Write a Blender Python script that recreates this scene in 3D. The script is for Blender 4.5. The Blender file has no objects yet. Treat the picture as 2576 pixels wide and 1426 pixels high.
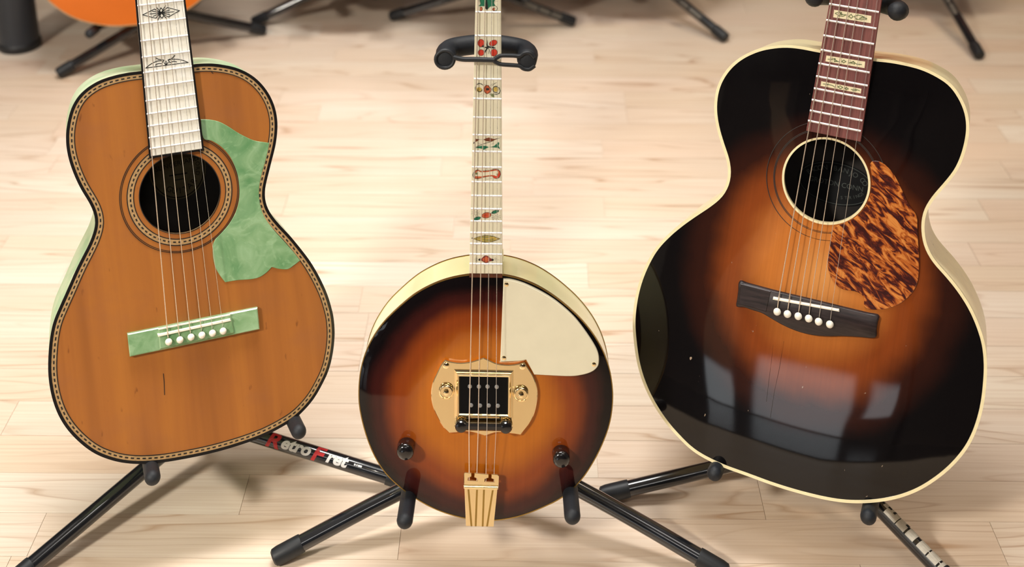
import bpy, bmesh, math, random
import numpy as np
from mathutils import Vector, Matrix
from mathutils.geometry import delaunay_2d_cdt
random.seed(7)
scene = bpy.context.scene
COL = scene.collection

# ------------------------------------------------------------------ camera
FPX, PX, PY = 3300.0, 1288.0, -293.0        # focal length and principal point of the (cropped) photograph
LAM, CAMH = math.radians(18), 1.22          # pitch and height of the lens above the floor
cam_d = bpy.data.cameras.new('camera'); cam = bpy.data.objects.new('camera', cam_d); COL.objects.link(cam)
cam.location = (0, 0, CAMH); cam.rotation_euler = (math.pi/2-LAM, 0, 0)
cam_d.sensor_fit = 'HORIZONTAL'; cam_d.sensor_width = 36.0; cam_d.lens = FPX/2576*36
cam_d.shift_y = -(713-PY)/2576
cam_d.clip_start = 0.05
cam_d.dof.use_dof = True; cam_d.dof.focus_distance = 1.50; cam_d.dof.aperture_fstop = 4.2
scene.camera = cam

# ------------------------------------------------------------------ world, exposure
w = bpy.data.worlds.new('world'); scene.world = w; w.use_nodes = True
w.node_tree.nodes['Background'].inputs[0].default_value = (0.9, 0.95, 1, 1)
w.node_tree.nodes['Background'].inputs[1].default_value = 0.5
vs = scene.view_settings
vs.view_transform = 'Standard'; vs.look = 'None'; vs.gamma = 1.0; vs.use_curve_mapping = False
vs.exposure = 0.37
scene.cycles.use_adaptive_sampling = True; scene.cycles.adaptive_threshold = 0.03
scene.cycles.max_bounces = 6; scene.cycles.diffuse_bounces = 3; scene.cycles.glossy_bounces = 3; scene.cycles.transmission_bounces = 2
# unseen ceiling lamps, fill and warm panels added: position, size, power, colour
LAMPS = [((-2.15, -1.0, 2.66), (0.40, 0.40), 122, (1.0, 0.93, 0.82), 160, 'square white ceiling light panel behind and left of the camera'),
         ((0.9, 0.2, 2.66), (1.2, 0.3), 4, (1.0, 0.97, 0.93), 180, 'added long white fill light panel on the ceiling right of the camera'),
         ((-0.3, 1.75, 2.66), (1.2, 0.5), 8.6, (1.0, 0.985, 0.96), 68, 'long white ceiling light panel over the middle of the shop floor'),
         ((1.4, 2.2, 2.66), (1.2, 0.3), 8, (1.0, 0.82, 0.60), 120, 'added long warm ceiling panel tinting the floor orange at right'),
         ((0.0, -2.2, 2.66), (1.2, 0.3), 10, (1.0, 0.97, 0.95), 180, 'added long white fill light panel on the ceiling behind the camera')]
CEIL_Z = 2.7

# ------------------------------------------------------------------ camera geometry
R_ = np.array([1, 0, 0.]); F_ = np.array([0, math.cos(LAM), -math.sin(LAM)]); U_ = np.array([0, math.sin(LAM), math.cos(LAM)])
C_ = np.array([0, 0, CAMH])
def ray(x, y): return R_*((x-PX)/FPX) - U_*((y-PY)/FPX) + F_
def on_floor(x, y, z=0.0):
    r = ray(x, y); return Vector(C_ + r*((z-CAMH)/r[2]))
def on_Y(x, y, Y):
    r = ray(x, y); return Vector(C_ + r*(Y/r[1]))

# ------------------------------------------------------------------ materials
MATS = {}
def srgb(r, g, b):
    f = lambda c: (c/255/12.92) if c/255 <= .04045 else ((c/255+.055)/1.055)**2.4
    return (f(r), f(g), f(b), 1)
class NT:
    def __init__(s, name):
        s.m = bpy.data.materials.new(name); s.m.use_nodes = True; s.t = s.m.node_tree
        s.b = s.t.nodes['Principled BSDF']; MATS[name] = s.m
    def n(s, t, **kw):
        nd = s.t.nodes.new(t)
        for k, v in kw.items():
            if k in nd.inputs.keys() if hasattr(nd.inputs, 'keys') else False: s.put(nd.inputs[k], v)
            else: setattr(nd, k, v)
        return nd
    def put(s, sock, v):
        if isinstance(v, bpy.types.NodeSocket): s.t.links.new(v, sock)
        else: sock.default_value = v
    def math(s, op, a, b=0.0, c=None):
        nd = s.t.nodes.new('ShaderNodeMath'); nd.operation = op
        s.put(nd.inputs[0], a); s.put(nd.inputs[1], b)
        if c is not None: s.put(nd.inputs[2], c)
        return nd.outputs[0]
    def coord(s, scale=(1, 1, 1), rot=(0, 0, 0), loc=(0, 0, 0), src='Object', rnd=False):
        tc = s.t.nodes.new('ShaderNodeTexCoord'); v = tc.outputs[src]
        if rnd:
            oi = s.t.nodes.new('ShaderNodeObjectInfo')
            cb = s.t.nodes.new('ShaderNodeCombineXYZ')
            s.put(cb.inputs[0], s.math('MULTIPLY', oi.outputs['Random'], 37.0)); s.put(cb.inputs[1], s.math('MULTIPLY', oi.outputs['Random'], 91.0))
            ad = s.t.nodes.new('ShaderNodeVectorMath'); s.put(ad.inputs[0], v); s.put(ad.inputs[1], cb.outputs[0]); v = ad.outputs[0]
        mp = s.t.nodes.new('ShaderNodeMapping'); s.put(mp.inputs[0], v)
        mp.inputs['Scale'].default_value = scale; mp.inputs['Rotation'].default_value = rot; mp.inputs['Location'].default_value = loc
        return mp.outputs[0]
    def noise(s, vec, scale=5, detail=3, rough=.5, dist=0):
        nd = s.t.nodes.new('ShaderNodeTexNoise'); s.put(nd.inputs['Vector'], vec)
        nd.inputs['Scale'].default_value = scale; nd.inputs['Detail'].default_value = detail
        nd.inputs['Roughness'].default_value = rough; nd.inputs['Distortion'].default_value = dist
        return nd.outputs[0]
    def ramp(s, f, stops, interp='LINEAR'):
        nd = s.t.nodes.new('ShaderNodeValToRGB'); nd.color_ramp.interpolation = interp; e = nd.color_ramp.elements
        while len(e) < len(stops): e.new(.5)
        for i, (p, c) in enumerate(stops):
            e[i].position = p; e[i].color = c if len(c) == 4 else (*c, 1)
        s.put(nd.inputs[0], f); return nd.outputs[0]
    def mix(s, f, a, b, mode='MIX'):
        nd = s.t.nodes.new('ShaderNodeMix'); nd.data_type = 'RGBA'; nd.blend_type = mode
        s.put(nd.inputs[0], f); s.put(nd.inputs[6], a); s.put(nd.inputs[7], b); return nd.outputs[2]
    def bump(s, h, strength=.2, dist=.001):
        nd = s.t.nodes.new('ShaderNodeBump'); nd.inputs['Strength'].default_value = strength; nd.inputs['Distance'].default_value = dist
        s.put(nd.inputs['Height'], h); s.t.links.new(nd.outputs[0], s.b.inputs['Normal'])
    def fin(s, color=None, rough=.5, metal=0, spec=.5, coat=0, coat_rough=.03, ior=None):
        if color is not None: s.put(s.b.inputs['Base Color'], color)
        s.put(s.b.inputs['Roughness'], rough); s.put(s.b.inputs['Metallic'], metal)
        s.b.inputs['Specular IOR Level'].default_value = spec
        s.b.inputs['Coat Weight'].default_value = coat; s.b.inputs['Coat Roughness'].default_value = coat_rough
        if ior: s.b.inputs['Coat IOR'].default_value = ior
        return s.m
def plain(name, col, rough=.45, metal=0, spec=.5, coat=0, var=.08, scale=60, bump=0):
    """one tone with a little procedural mottling"""
    t = NT(name); n = t.noise(t.coord(), scale, 3)
    lo = tuple(c*(1-var) for c in col[:3])+(1,); hi = tuple(min(1, c*(1+var)) for c in col[:3])+(1,)
    c = t.ramp(n, [(.3, lo), (.7, hi)])
    r = t.math('MULTIPLY_ADD', n, .1, rough-.05)
    if bump: t.bump(n, bump, .0006)
    return t.fin(c, r, metal, spec, coat)

# light strip-parquet floor: every plank is its own object, tone and figure follow the object's random number
def wood_floor(name, rnd=True):
    t = NT(name)
    oi = t.t.nodes.new('ShaderNodeObjectInfo')
    big = t.noise(t.coord((1.1, 13, 1), rnd=rnd), 1.0, 2.0, .45, .35)
    fr = t.math('FRACT', t.math('MULTIPLY', big, 13.0))
    line = t.ramp(fr, [(0, (1, 1, 1)), (.10, (.25, .25, .25)), (.35, (0, 0, 0)), (.9, (0, 0, 0)), (1, (.9, .9, .9))])
    fade = t.ramp(t.noise(t.coord((1.6, 9, 1), rnd=rnd), 1.6, 2), [(.38, (0, 0, 0)), (.66, (1, 1, 1))])
    fine = t.noise(t.coord((4, 300, 1), rnd=rnd), 1.0, 3, .6)
    tone = t.ramp(oi.outputs['Random'], [(0, srgb(228, 211, 192)), (.25, srgb(236, 222, 206)), (.5, srgb(231, 212, 194)), (.7, srgb(239, 229, 214)), (1, srgb(226, 206, 183))])
    lowf = t.noise(t.coord((1.5, 6, 1), rnd=rnd), 1.2, 2)
    c = t.mix(t.math('MULTIPLY', t.ramp(lowf, [(.35, (0, 0, 0)), (.75, (1, 1, 1))]), .3), tone, srgb(222, 188, 152))
    c = t.mix(t.math('MULTIPLY', t.math('SUBTRACT', fine, .32), .75), c, srgb(184, 146, 108))
    c = t.mix(t.math('MULTIPLY', t.math('MULTIPLY', line, fade), .75), c, srgb(174, 134, 98))
    t.bump(fine, .06, .0005)
    return t.fin(c, t.math('MULTIPLY_ADD', fine, .12, .24), spec=.5)
wood_floor('floor_wood'); 

def spruce():
    t = NT('aged_spruce')
    g = t.noise(t.coord((420, 5, 1)), 1, 3, .6)
    broad = t.noise(t.coord((30, 1.6, 1)), 1, 3, .55, .3)
    blot = t.noise(t.coord((9, 9, 1)), 1.6, 4, .6)
    c = t.ramp(broad, [(.30, srgb(148, 90, 42)), (.5, srgb(168, 104, 48)), (.70, srgb(180, 114, 50))])
    c = t.mix(t.ramp(blot, [(.5, (0, 0, 0)), (.72, (.35, .35, .35))]), c, srgb(152, 96, 62))
    c = t.mix(t.math('MULTIPLY', g, .22), c, srgb(138, 80, 34))
    dots = t.ramp(t.noise(t.coord((60, 22, 1)), 2.2, 2, .5), [(.70, (0, 0, 0)), (.78, (.55, .55, .55))])
    c = t.mix(dots, c, srgb(96, 52, 24))
    t.bump(g, .05, .0004)
    t.fin(c, t.math('MULTIPLY_ADD', blot, .16, .34), spec=.32, coat=.22, coat_rough=.28)
spruce()

def burst(name, cx, cy, rx, ry, stops, grain=300, coat_rough=.03, worn=False, ior=1.5):
    t = NT(name)
    sx = t.t.nodes.new('ShaderNodeSeparateXYZ'); t.put(sx.inputs[0], t.coord())
    dx = t.math('DIVIDE', t.math('SUBTRACT', sx.outputs[0], cx), rx); dy = t.math('DIVIDE', t.math('SUBTRACT', sx.outputs[1], cy), ry)
    d = t.math('SQRT', t.math('ADD', t.math('MULTIPLY', dx, dx), t.math('MULTIPLY', dy, dy)))
    wob = t.noise(t.coord((14, 14, 1)), 1, 3)
    d = t.math('ADD', d, t.math('MULTIPLY', t.math('SUBTRACT', wob, .5), .16))
    c = t.ramp(d, stops, 'EASE')
    g = t.noise(t.coord((grain, 4, 1)), 1, 3, .6)
    c = t.mix(t.math('MULTIPLY', t.math('SUBTRACT', g, .3), .35), c, srgb(90, 44, 14), 'MULTIPLY')
    if worn:
        fl = t.ramp(t.noise(t.coord((1, .55, 1)), 150, 2, .4), [(.775, (0, 0, 0)), (.80, (1, 1, 1))])
        c = t.mix(fl, c, srgb(170, 150, 130))
    r = t.math('MULTIPLY_ADD', t.noise(t.coord((40, 40, 1)), 1, 3), .08, .2)
    return t.fin(c, r, spec=.05, coat=1.0, coat_rough=coat_rough, ior=ior)

def pearl(name, a, b, c3, scale=38, rough=.16, bump=.25, coat=.5):
    t = NT(name)
    v0 = t.coord((1, 1, 1))
    n1 = t.noise(v0, scale, 4, .55, 1.4); n2 = t.noise(v0, scale*2.2, 3, .5, 2.5)
    c = t.ramp(n1, [(.3, a), (.5, b), (.72, c3)])
    c = t.mix(t.ramp(n2, [(.55, (0, 0, 0)), (.75, (.6, .6, .6))]), c, c3)
    vo = t.t.nodes.new('ShaderNodeTexVoronoi'); vo.inputs['Scale'].default_value = scale*1.3
    wv = t.t.nodes.new('ShaderNodeVectorMath'); wv.operation = 'MULTIPLY_ADD'; nv = t.t.nodes.new('ShaderNodeTexNoise'); t.put(nv.inputs['Vector'], v0); nv.inputs['Scale'].default_value = scale*.8
    t.put(wv.inputs[0], nv.outputs[1]); wv.inputs[1].default_value = (.03, .03, 0); t.put(wv.inputs[2], v0); t.put(vo.inputs['Vector'], wv.outputs[0])
    c = t.mix(t.ramp(vo.outputs['Distance'], [(.1, (.28, .28, .28)), (.7, (0, 0, 0))]), c, c3)
    c = t.mix(t.ramp(vo.outputs['Color'], [(.2, (.25, .25, .25)), (.6, (0, 0, 0))]), c, a)
    t.bump(t.math('ADD', n1, t.math('MULTIPLY', vo.outputs['Distance'], .6)), bump, .0016)
    return t.fin(c, rough, spec=.5*min(1, coat*2+.2), coat=coat, coat_rough=.06)
pearl('green_pearloid', srgb(100, 148, 100), srgb(132, 170, 124), srgb(168, 202, 160), 22)
pearl('ivory_pearloid', srgb(236, 233, 218), srgb(243, 241, 230), srgb(250, 249, 242), 60, .28, .05)
pearl('pale_side_pearloid', srgb(150, 196, 148), srgb(190, 212, 172), srgb(222, 228, 198), 12, .4, .02, 0)
def tortoise():
    t = NT('tortoiseshell')
    v = t.t.nodes.new('ShaderNodeMapping'); t.put(v.inputs[0], t.coord(rot=(0, 0, math.radians(33)))); v.inputs['Scale'].default_value = (48, 150, 1)
    n1 = t.noise(v.outputs[0], 1.0, 3, .6, 1.0)
    c = t.ramp(n1, [(.38, srgb(58, 18, 16)), (.47, srgb(92, 34, 20)), (.53, srgb(176, 90, 32)), (.64, srgb(216, 138, 66))])
    t.fin(c, .2, coat=1, coat_rough=.08)
tortoise()
def rosewood(name, a, b, sx=30, sy=200):
    t = NT(name); n = t.noise(t.coord((sx, sy, 1)), 1, 4, .65)
    t.fin(t.ramp(n, [(.3, a), (.7, b)]), .42, spec=.4)
rosewood('rosewood', srgb(92, 48, 44), srgb(138, 82, 76), 220, 14)
rosewood('ebony', srgb(20, 16, 18), srgb(58, 46, 46), 30, 320)
rosewood('mahogany', srgb(70, 34, 20), srgb(104, 56, 34), 150, 10)
plain('black_lacquer', srgb(22, 20, 20), .3, coat=.4)
plain('black_line', srgb(34, 28, 24), .5)
plain('purfling_tan', srgb(176, 142, 96), .5, var=.18, scale=300)
plain('cream_celluloid', srgb(246, 232, 186), .3, coat=.3, var=.05, scale=90)
plain('rim_cream', srgb(250, 246, 192), .2, coat=.5, var=.04, scale=20)
plain('ivory_plastic', srgb(232, 226, 200), .3, coat=.2, var=.02)
plain('bone_white', srgb(250, 246, 232), .35, var=.03)
plain('nickel', (.9, .9, .9, 1), .36, metal=.55, var=.05)
plain('string_bronze', (.86, .76, .66, 1), .3, metal=.85, var=.1, scale=900)
plain('string_steel', (.84, .82, .80, 1), .28, metal=.9, var=.05)
plain('gold', (1.0, .80, .47, 1), .12, metal=1, var=.03, scale=34, bump=.08)
plain('gold_dark', (.42, .28, .08, 1), .3, metal=1, var=.1)
plain('pole_grey', srgb(150, 150, 150), .4, metal=.3)
plain('pickup_black', srgb(8, 9, 12), .35, spec=.15)
plain('knob_black', srgb(18, 17, 19), .18, coat=.6)
plain('tube_black', srgb(18, 22, 28), .22, coat=.8, var=.15)
plain('foam_black', srgb(19, 24, 31), .6, var=.2, scale=500, bump=.3)
plain('rubber_cap', srgb(20, 24, 29), .5, var=.15, scale=200)
plain('red_print', srgb(196, 42, 46), .35); plain('white_print', srgb(240, 240, 240), .35, var=.02)
plain('sticker_white', srgb(214, 210, 200), .5, var=.1, scale=200)
plain('shaded_back', srgb(30, 20, 15), .5, var=.2, scale=30); plain('sticker_dim', srgb(104, 100, 92), .5); plain('inside_wood', srgb(60, 44, 30), .8)  # back and paper label darkened, shade inside the soundholes put into their colour
plain('paper_label', srgb(112, 100, 72), .9, var=.15, scale=120)
plain('dark_paper', srgb(13, 14, 18), .8)
plain('label_ink', srgb(36, 30, 24), .9); plain('label_silver', srgb(92, 98, 94), .7)
plain('art_red', srgb(205, 62, 42), .4, var=.15, scale=400); plain('art_green', srgb(36, 112, 82), .4, var=.25, scale=400)
plain('art_brown', srgb(118, 62, 38), .4, var=.2, scale=400); plain('art_orange', srgb(196, 98, 60), .4, var=.2, scale=400)
plain('art_gold', srgb(196, 168, 84), .4, var=.2, scale=400); plain('art_black', srgb(34, 36, 34), .5)
plain('art_wine', srgb(120, 44, 44), .4, var=.25, scale=500); plain('art_inlay', srgb(238, 226, 188), .35, var=.08, scale=200)
plain('art_olive', srgb(120, 128, 84), .4)
plain('wall_paint', srgb(150, 142, 134), .8, var=.02, scale=4)
plain('wall_dark', srgb(66, 58, 55), .8, var=.1, scale=2)
plain('ceiling_paint', srgb(176, 172, 168), .9, var=.02, scale=4)
plain('post_black', srgb(40, 46, 54), .4, var=.1, scale=6)
def emis(name, col, s):
    t = NT(name); n = t.noise(t.coord(), 3, 1); c = t.ramp(n, [(.2, tuple(x*.95 for x in col[:3])+(1,)), (.8, col)])
    t.fin(c, .6); t.put(t.b.inputs['Emission Color'], c); t.b.inputs['Emission Strength'].default_value = s
emis('lamp_diffuser', (1, .97, .92, 1), 3.0)
emis('reflected_glow', (.84, .92, 1, 1), 1.15)
plain('reflection_mat_dark', srgb(26, 26, 28), .16, var=.1, scale=8)
plain('added_blind_beige', srgb(150, 128, 108), .8, var=.06, scale=5); plain('added_blind_dark', srgb(40, 34, 34), .8, var=.1, scale=5)

# ------------------------------------------------------------------ mesh helpers
def obj(name, vf, mat, parent=None, smooth=True, angle=35, mats=None, idx=None):
    v, f = vf[0], vf[1]
    me = bpy.data.meshes.new(name); me.from_pydata([tuple(p) for p in v], [], [tuple(q) for q in f]); me.validate(); me.update()
    for m in (mats or [mat]): me.materials.append(MATS[m])
    if idx is not None and len(idx) == len(me.polygons): me.polygons.foreach_set('material_index', idx)
    bm = bmesh.new(); bm.from_mesh(me); bmesh.ops.recalc_face_normals(bm, faces=bm.faces); bm.to_mesh(me); bm.free()
    if smooth: me.shade_smooth(); me.set_sharp_from_angle(angle=math.radians(angle))
    o = bpy.data.objects.new(name, me); COL.objects.link(o)
    if parent: o.parent = parent
    return o
def tag(o, label, cat, group=None, kind=None):
    o['label'] = label; o['category'] = cat
    if group: o['group'] = group
    if kind: o['kind'] = kind
    return o
def struct(o, label=None):
    o['kind'] = 'structure'
    if label: o['label'] = label
    return o
def join(*parts):
    V, Fc = [], []
    for v, f in parts:
        k = len(V); V += list(v); Fc += [tuple(i+k for i in q) for q in f]
    return V, Fc
def box(x0, x1, y0, y1, z0, z1):
    return ([(x0, y0, z0), (x1, y0, z0), (x1, y1, z0), (x0, y1, z0), (x0, y0, z1), (x1, y0, z1), (x1, y1, z1), (x0, y1, z1)],
            [(0, 3, 2, 1), (4, 5, 6, 7), (0, 1, 5, 4), (1, 2, 6, 5), (2, 3, 7, 6), (3, 0, 4, 7)])
def area2(p): return sum(p[i][0]*p[(i+1) % len(p)][1]-p[(i+1) % len(p)][0]*p[i][1] for i in range(len(p)))
def ccw(p): return list(p) if area2(p) > 0 else list(p)[::-1]
def offset(p, d):
    """inward offset of a counter-clockwise loop"""
    n = len(p); out = []
    for i in range(n):
        a, b, c = p[i-1], p[i], p[(i+1) % n]
        t1 = Vector((b[0]-a[0], b[1]-a[1])); t2 = Vector((c[0]-b[0], c[1]-b[1]))
        t1 = t1.normalized() if t1.length > 0 else t2.normalized(); t2 = t2.normalized() if t2.length > 0 else t1
        n1 = Vector((-t1.y, t1.x)); n2 = Vector((-t2.y, t2.x)); m = n1+n2
        if m.length < 1e-6: m = n1
        m.normalize(); k = max(.5, m.dot(n1)); out.append((b[0]+m.x*d/k, b[1]+m.y*d/k))
    return out
def prism(poly, z0, z1, bev=0.0):
    p = ccw(poly); n = len(p)
    lv = [[(x, y, z0) for x, y in p]]
    if bev: lv += [[(x, y, z1-bev) for x, y in p], [(x, y, z1) for x, y in offset(p, bev)]]
    else: lv += [[(x, y, z1) for x, y in p]]
    V = [q for l in lv for q in l]; Fc = []
    for k in range(len(lv)-1):
        for i in range(n):
            j = (i+1) % n; Fc.append((k*n+i, k*n+j, (k+1)*n+j, (k+1)*n+i))
    Fc.append(tuple(range(n))[::-1]); Fc.append(tuple((len(lv)-1)*n+i for i in range(n)))
    return V, Fc
def ring(outer, inner, z0, z1):
    """raised band between two loops with the same count"""
    n = len(outer); V = [(x, y, z0) for x, y in outer]+[(x, y, z1) for x, y in outer]+[(x, y, z1) for x, y in inner]+[(x, y, z0) for x, y in inner]
    Fc = []
    for i in range(n):
        j = (i+1) % n
        for k in range(3): Fc.append((k*n+i, k*n+j, (k+1)*n+j, (k+1)*n+i))
    return V, Fc
def ring_profile(loop, prof):
    """frame moulding: cross-section given as (inset, z) pairs"""
    L = [offset(loop, d) if d else list(loop) for d, z in prof]; n = len(loop)
    V = [(x, y, prof[k][1]) for k in range(len(prof)) for x, y in L[k]]
    return V, [(k*n+i, k*n+(i+1) % n, (k+1)*n+(i+1) % n, (k+1)*n+i) for k in range(len(prof)-1) for i in range(n)]
def circ(c, r, n=64, a0=0, ry=None):
    return [(c[0]+r*math.cos(a0+2*math.pi*i/n), c[1]+(ry or r)*math.sin(a0+2*math.pi*i/n)) for i in range(n)]
def lathe(c, prof, n=24, base=0.0):
    V, Fc = [], []
    for r, z in prof: V += [(c[0]+r*math.cos(2*math.pi*i/n), c[1]+r*math.sin(2*math.pi*i/n), base+z) for i in range(n)]
    for k in range(len(prof)-1):
        for i in range(n):
            j = (i+1) % n; Fc.append((k*n+i, k*n+j, (k+1)*n+j, (k+1)*n+i))
    Fc.append(tuple(range(n))[::-1]); Fc.append(tuple((len(prof)-1)*n+i for i in range(n)))
    return V, Fc
def dome(r, h, z0=0.0, k=6): return [(r, 0.0+z0-h*.0)]+[(r*math.cos(a), z0+h*math.sin(a)) for a in [math.pi/2*i/k for i in range(1, k)]]+[(r*.02, z0+h)]
def tube(pts, rad, n=16, caps=True):
    P = [Vector(p) for p in pts]; m = len(P)
    rd = [rad]*m if not isinstance(rad, (list, tuple)) else rad
    T = []
    for i in range(m):
        a = P[max(0, i-1)]; b = P[min(m-1, i+1)]; T.append((b-a).normalized())
    ref = Vector((0, 0, 1)) if abs(T[0].z) < .9 else Vector((1, 0, 0))
    X = T[0].cross(ref).normalized(); V, Fc = [], []
    for i in range(m):
        X = (X-T[i]*X.dot(T[i])).normalized(); Y = T[i].cross(X)
        V += [P[i]+(X*math.cos(2*math.pi*k/n)+Y*math.sin(2*math.pi*k/n))*rd[i] for k in range(n)]
    for i in range(m-1):
        for k in range(n):
            j = (k+1) % n; Fc.append((i*n+k, i*n+j, (i+1)*n+j, (i+1)*n+k))
    if caps: Fc.append(tuple(range(n))[::-1]); Fc.append(tuple((m-1)*n+k for k in range(n)))
    return V, Fc
def round_tube(pts, r, n=16, both=False, k=5):
    """tube with hemispherical end(s)"""
    P = [Vector(p) for p in pts]; rd = [r]*len(P)
    d = (P[-1]-P[-2]).normalized(); e = P[-1]
    for i in range(1, k+1):
        a = math.pi/2*i/k; P.append(e+d*r*math.sin(a)); rd.append(max(r*math.cos(a), r*.03))
    if both:
        d = (P[0]-P[1]).normalized(); e = P[0]; Q, q = [], []
        for i in range(k, 0, -1):
            a = math.pi/2*i/k; Q.append(e+d*r*math.sin(a)); q.append(max(r*math.cos(a), r*.03))
        P = Q+P; rd = q+rd
    return tube(P, rd, n)
def bez(pts, n=8):
    """Catmull-Rom through open 3-D points"""
    P = [Vector(p) for p in pts]; P = [2*P[0]-P[1]]+P+[2*P[-1]-P[-2]]; out = []
    for i in range(1, len(P)-2):
        for k in range(n):
            t = k/n; a, b, c, d = P[i-1], P[i], P[i+1], P[i+2]
            out.append(.5*((2*b)+(c-a)*t+(2*a-5*b+4*c-d)*t*t+(3*b-a-3*c+d)*t**3))
    out.append(P[-2]); return out
def closed(pts, n=300, smooth=2):
    """smooth closed loop through traced points, resampled evenly, counter-clockwise"""
    p = ccw([tuple(q[:2]) for q in pts]); m = len(p); out = []
    for i in range(m):
        a, b, c, d = [np.array(p[(i+k) % m]) for k in (-1, 0, 1, 2)]
        for k in range(12):
            t = k/12; out.append(.5*((2*b)+(c-a)*t+(2*a-5*b+4*c-d)*t*t+(3*b-a-3*c+d)*t**3))
    q = np.array(out); q = np.vstack([q, q[:1]]); s = np.r_[0, np.cumsum(np.linalg.norm(np.diff(q, axis=0), axis=1))]
    g = np.linspace(0, s[-1], n, endpoint=False); q = np.c_[np.interp(g, s, q[:, 0]), np.interp(g, s, q[:, 1])]
    for _ in range(smooth): q = .5*q+.25*(np.roll(q, 1, 0)+np.roll(q, -1, 0))
    return [tuple(x) for x in q]
def soft(pts, corners, n=5):
    """smooth closed polygon that keeps the corners listed by index"""
    m = len(pts); cs = sorted(corners); out = []
    for a, b in zip(cs, cs[1:]+[cs[0]+m]):
        seg = [(*pts[i % m], 0) for i in range(a, b+1)]; out += [(p.x, p.y) for p in bez(seg, n)[:-1]] if len(seg) > 2 else [seg[0][:2]]
    return out
def inside(P, poly):
    x, y = P[:, 0], P[:, 1]; r = np.zeros(len(P), bool); n = len(poly)
    for i in range(n):
        x1, y1 = poly[i]; x2, y2 = poly[(i+1) % n]
        if y1 == y2: continue
        r ^= ((y1 > y) != (y2 > y)) & (x < (x2-x1)*(y-y1)/(y2-y1)+x1)
    return r
def sheet(outer, hole, zf, step=.007):
    """gridded plate inside a loop, with an optional hole; zf(P)->height"""
    lo = np.array(outer); hp = np.array(hole) if hole else np.zeros((0, 2))
    gx = np.arange(lo[:, 0].min(), lo[:, 0].max(), step); gy = np.arange(lo[:, 1].min(), lo[:, 1].max(), step)
    G = np.array([(x, y) for x in gx for y in gy]); B = np.vstack([lo, hp]) if hole else lo
    keep = inside(G, outer) & (~inside(G, hole) if hole else True)
    G = G[keep]; d = np.sqrt(((G[:, None]-B[None])**2).sum(-1)).min(1); G = G[d > step*.55]
    V = np.vstack([B, G]); n = len(lo); E_ = [(i, (i+1) % n) for i in range(n)]
    if hole: E_ += [(n+i, n+(i+1) % len(hp)) for i in range(len(hp))]
    r = delaunay_2d_cdt([Vector(p) for p in V], E_, [], 0, 1e-7)
    P = np.array([tuple(p) for p in r[0]]); T = np.array([tuple(t) for t in r[2]]); c = P[T].mean(1)
    ok = inside(c, outer) & (~inside(c, hole) if hole else True)
    z = zf(P)
    return [(a[0], a[1], b) for a, b in zip(P, z)], [tuple(int(i) for i in t) for t in T[ok]]
def wall_strip(loop, z0, z1, zmid=None):
    n = len(loop); zs = [z0, z1]; V = [(x, y, z) for z in zs for x, y in loop]
    return V, [(i, (i+1) % n, n+(i+1) % n, n+i) for i in range(n)]
def dashes(loop, length, gap, width, z):
    q = np.array(loop+[loop[0]]); s = np.r_[0, np.cumsum(np.linalg.norm(np.diff(q, axis=0), axis=1))]
    N = int(s[-1]/(length+gap)); V, Fc = [], []
    at = lambda t: np.array([np.interp(t % s[-1], s, q[:, 0]), np.interp(t % s[-1], s, q[:, 1])])
    for i in range(N):
        t = i*s[-1]/N; a, b = at(t), at(t+length); d = (b-a)/np.linalg.norm(b-a); m = np.array([-d[1], d[0]])*width/2
        k = len(V); V += [(*(a-m), z), (*(b-m), z), (*(b+m), z), (*(a+m), z)]; Fc.append((k, k+1, k+2, k+3))
    return V, Fc
def text2d(s, size, bold=0.0, shear=0.0, cuts=0):
    cu = bpy.data.curves.new('t', 'FONT'); cu.body = s; cu.size = size; cu.offset = bold; cu.shear = shear; cu.align_x = 'LEFT'; cu.resolution_u = 4
    o = bpy.data.objects.new('t', cu); COL.objects.link(o); dg = bpy.context.evaluated_depsgraph_get()
    me = bpy.data.meshes.new_from_object(o.evaluated_get(dg))
    bm = bmesh.new(); bm.from_mesh(me)
    if cuts:
        bmesh.ops.triangulate(bm, faces=bm.faces)
        for _ in range(cuts): bmesh.ops.subdivide_edges(bm, edges=bm.edges, cuts=1); bmesh.ops.triangulate(bm, faces=bm.faces)
    bm.verts.index_update(); V = [(v.co.x, v.co.y) for v in bm.verts]; Fc = [tuple(v.index for v in f.verts) for f in bm.faces]
    bm.free(); bpy.data.objects.remove(o); bpy.data.curves.remove(cu); bpy.data.meshes.remove(me)
    wd = max([x for x, y in V] or [0]); return V, Fc, wd
def arc_text(s, size, c, rx, ry, a0, a1, z, flip=False, bold=0.0):
    """letters set round an ellipse from angle a0 to a1"""
    parts = []; n = len(s)
    for i, ch in enumerate(s):
        if ch == ' ': continue
        a = math.radians(a0+(a1-a0)*(i/(n-1) if n > 1 else .5)); V, Fc, wd = text2d(ch, size, bold)
        x, y = c[0]+rx*math.cos(a), c[1]+ry*math.sin(a)
        ang = math.atan2(ry*math.sin(a)/(ry*ry), rx*math.cos(a)/(rx*rx)*1.0)
        ang = math.atan2(math.sin(a)*rx, math.cos(a)*ry)-math.pi/2+(math.pi if flip else 0)
        ca, sa = math.cos(ang), math.sin(ang)
        parts.append(([(x+(p-wd/2)*ca-q*sa, y+(p-wd/2)*sa+q*ca, z) for p, q in V], Fc))
    return join(*parts)
def flat_text(s, size, c, z, rot=0.0, bold=0.0):
    V, Fc, wd = text2d(s, size, bold); ca, sa = math.cos(rot), math.sin(rot)
    return [(c[0]+(p-wd/2)*ca-q*sa, c[1]+(p-wd/2)*sa+q*ca, z) for p, q in V], Fc

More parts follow.
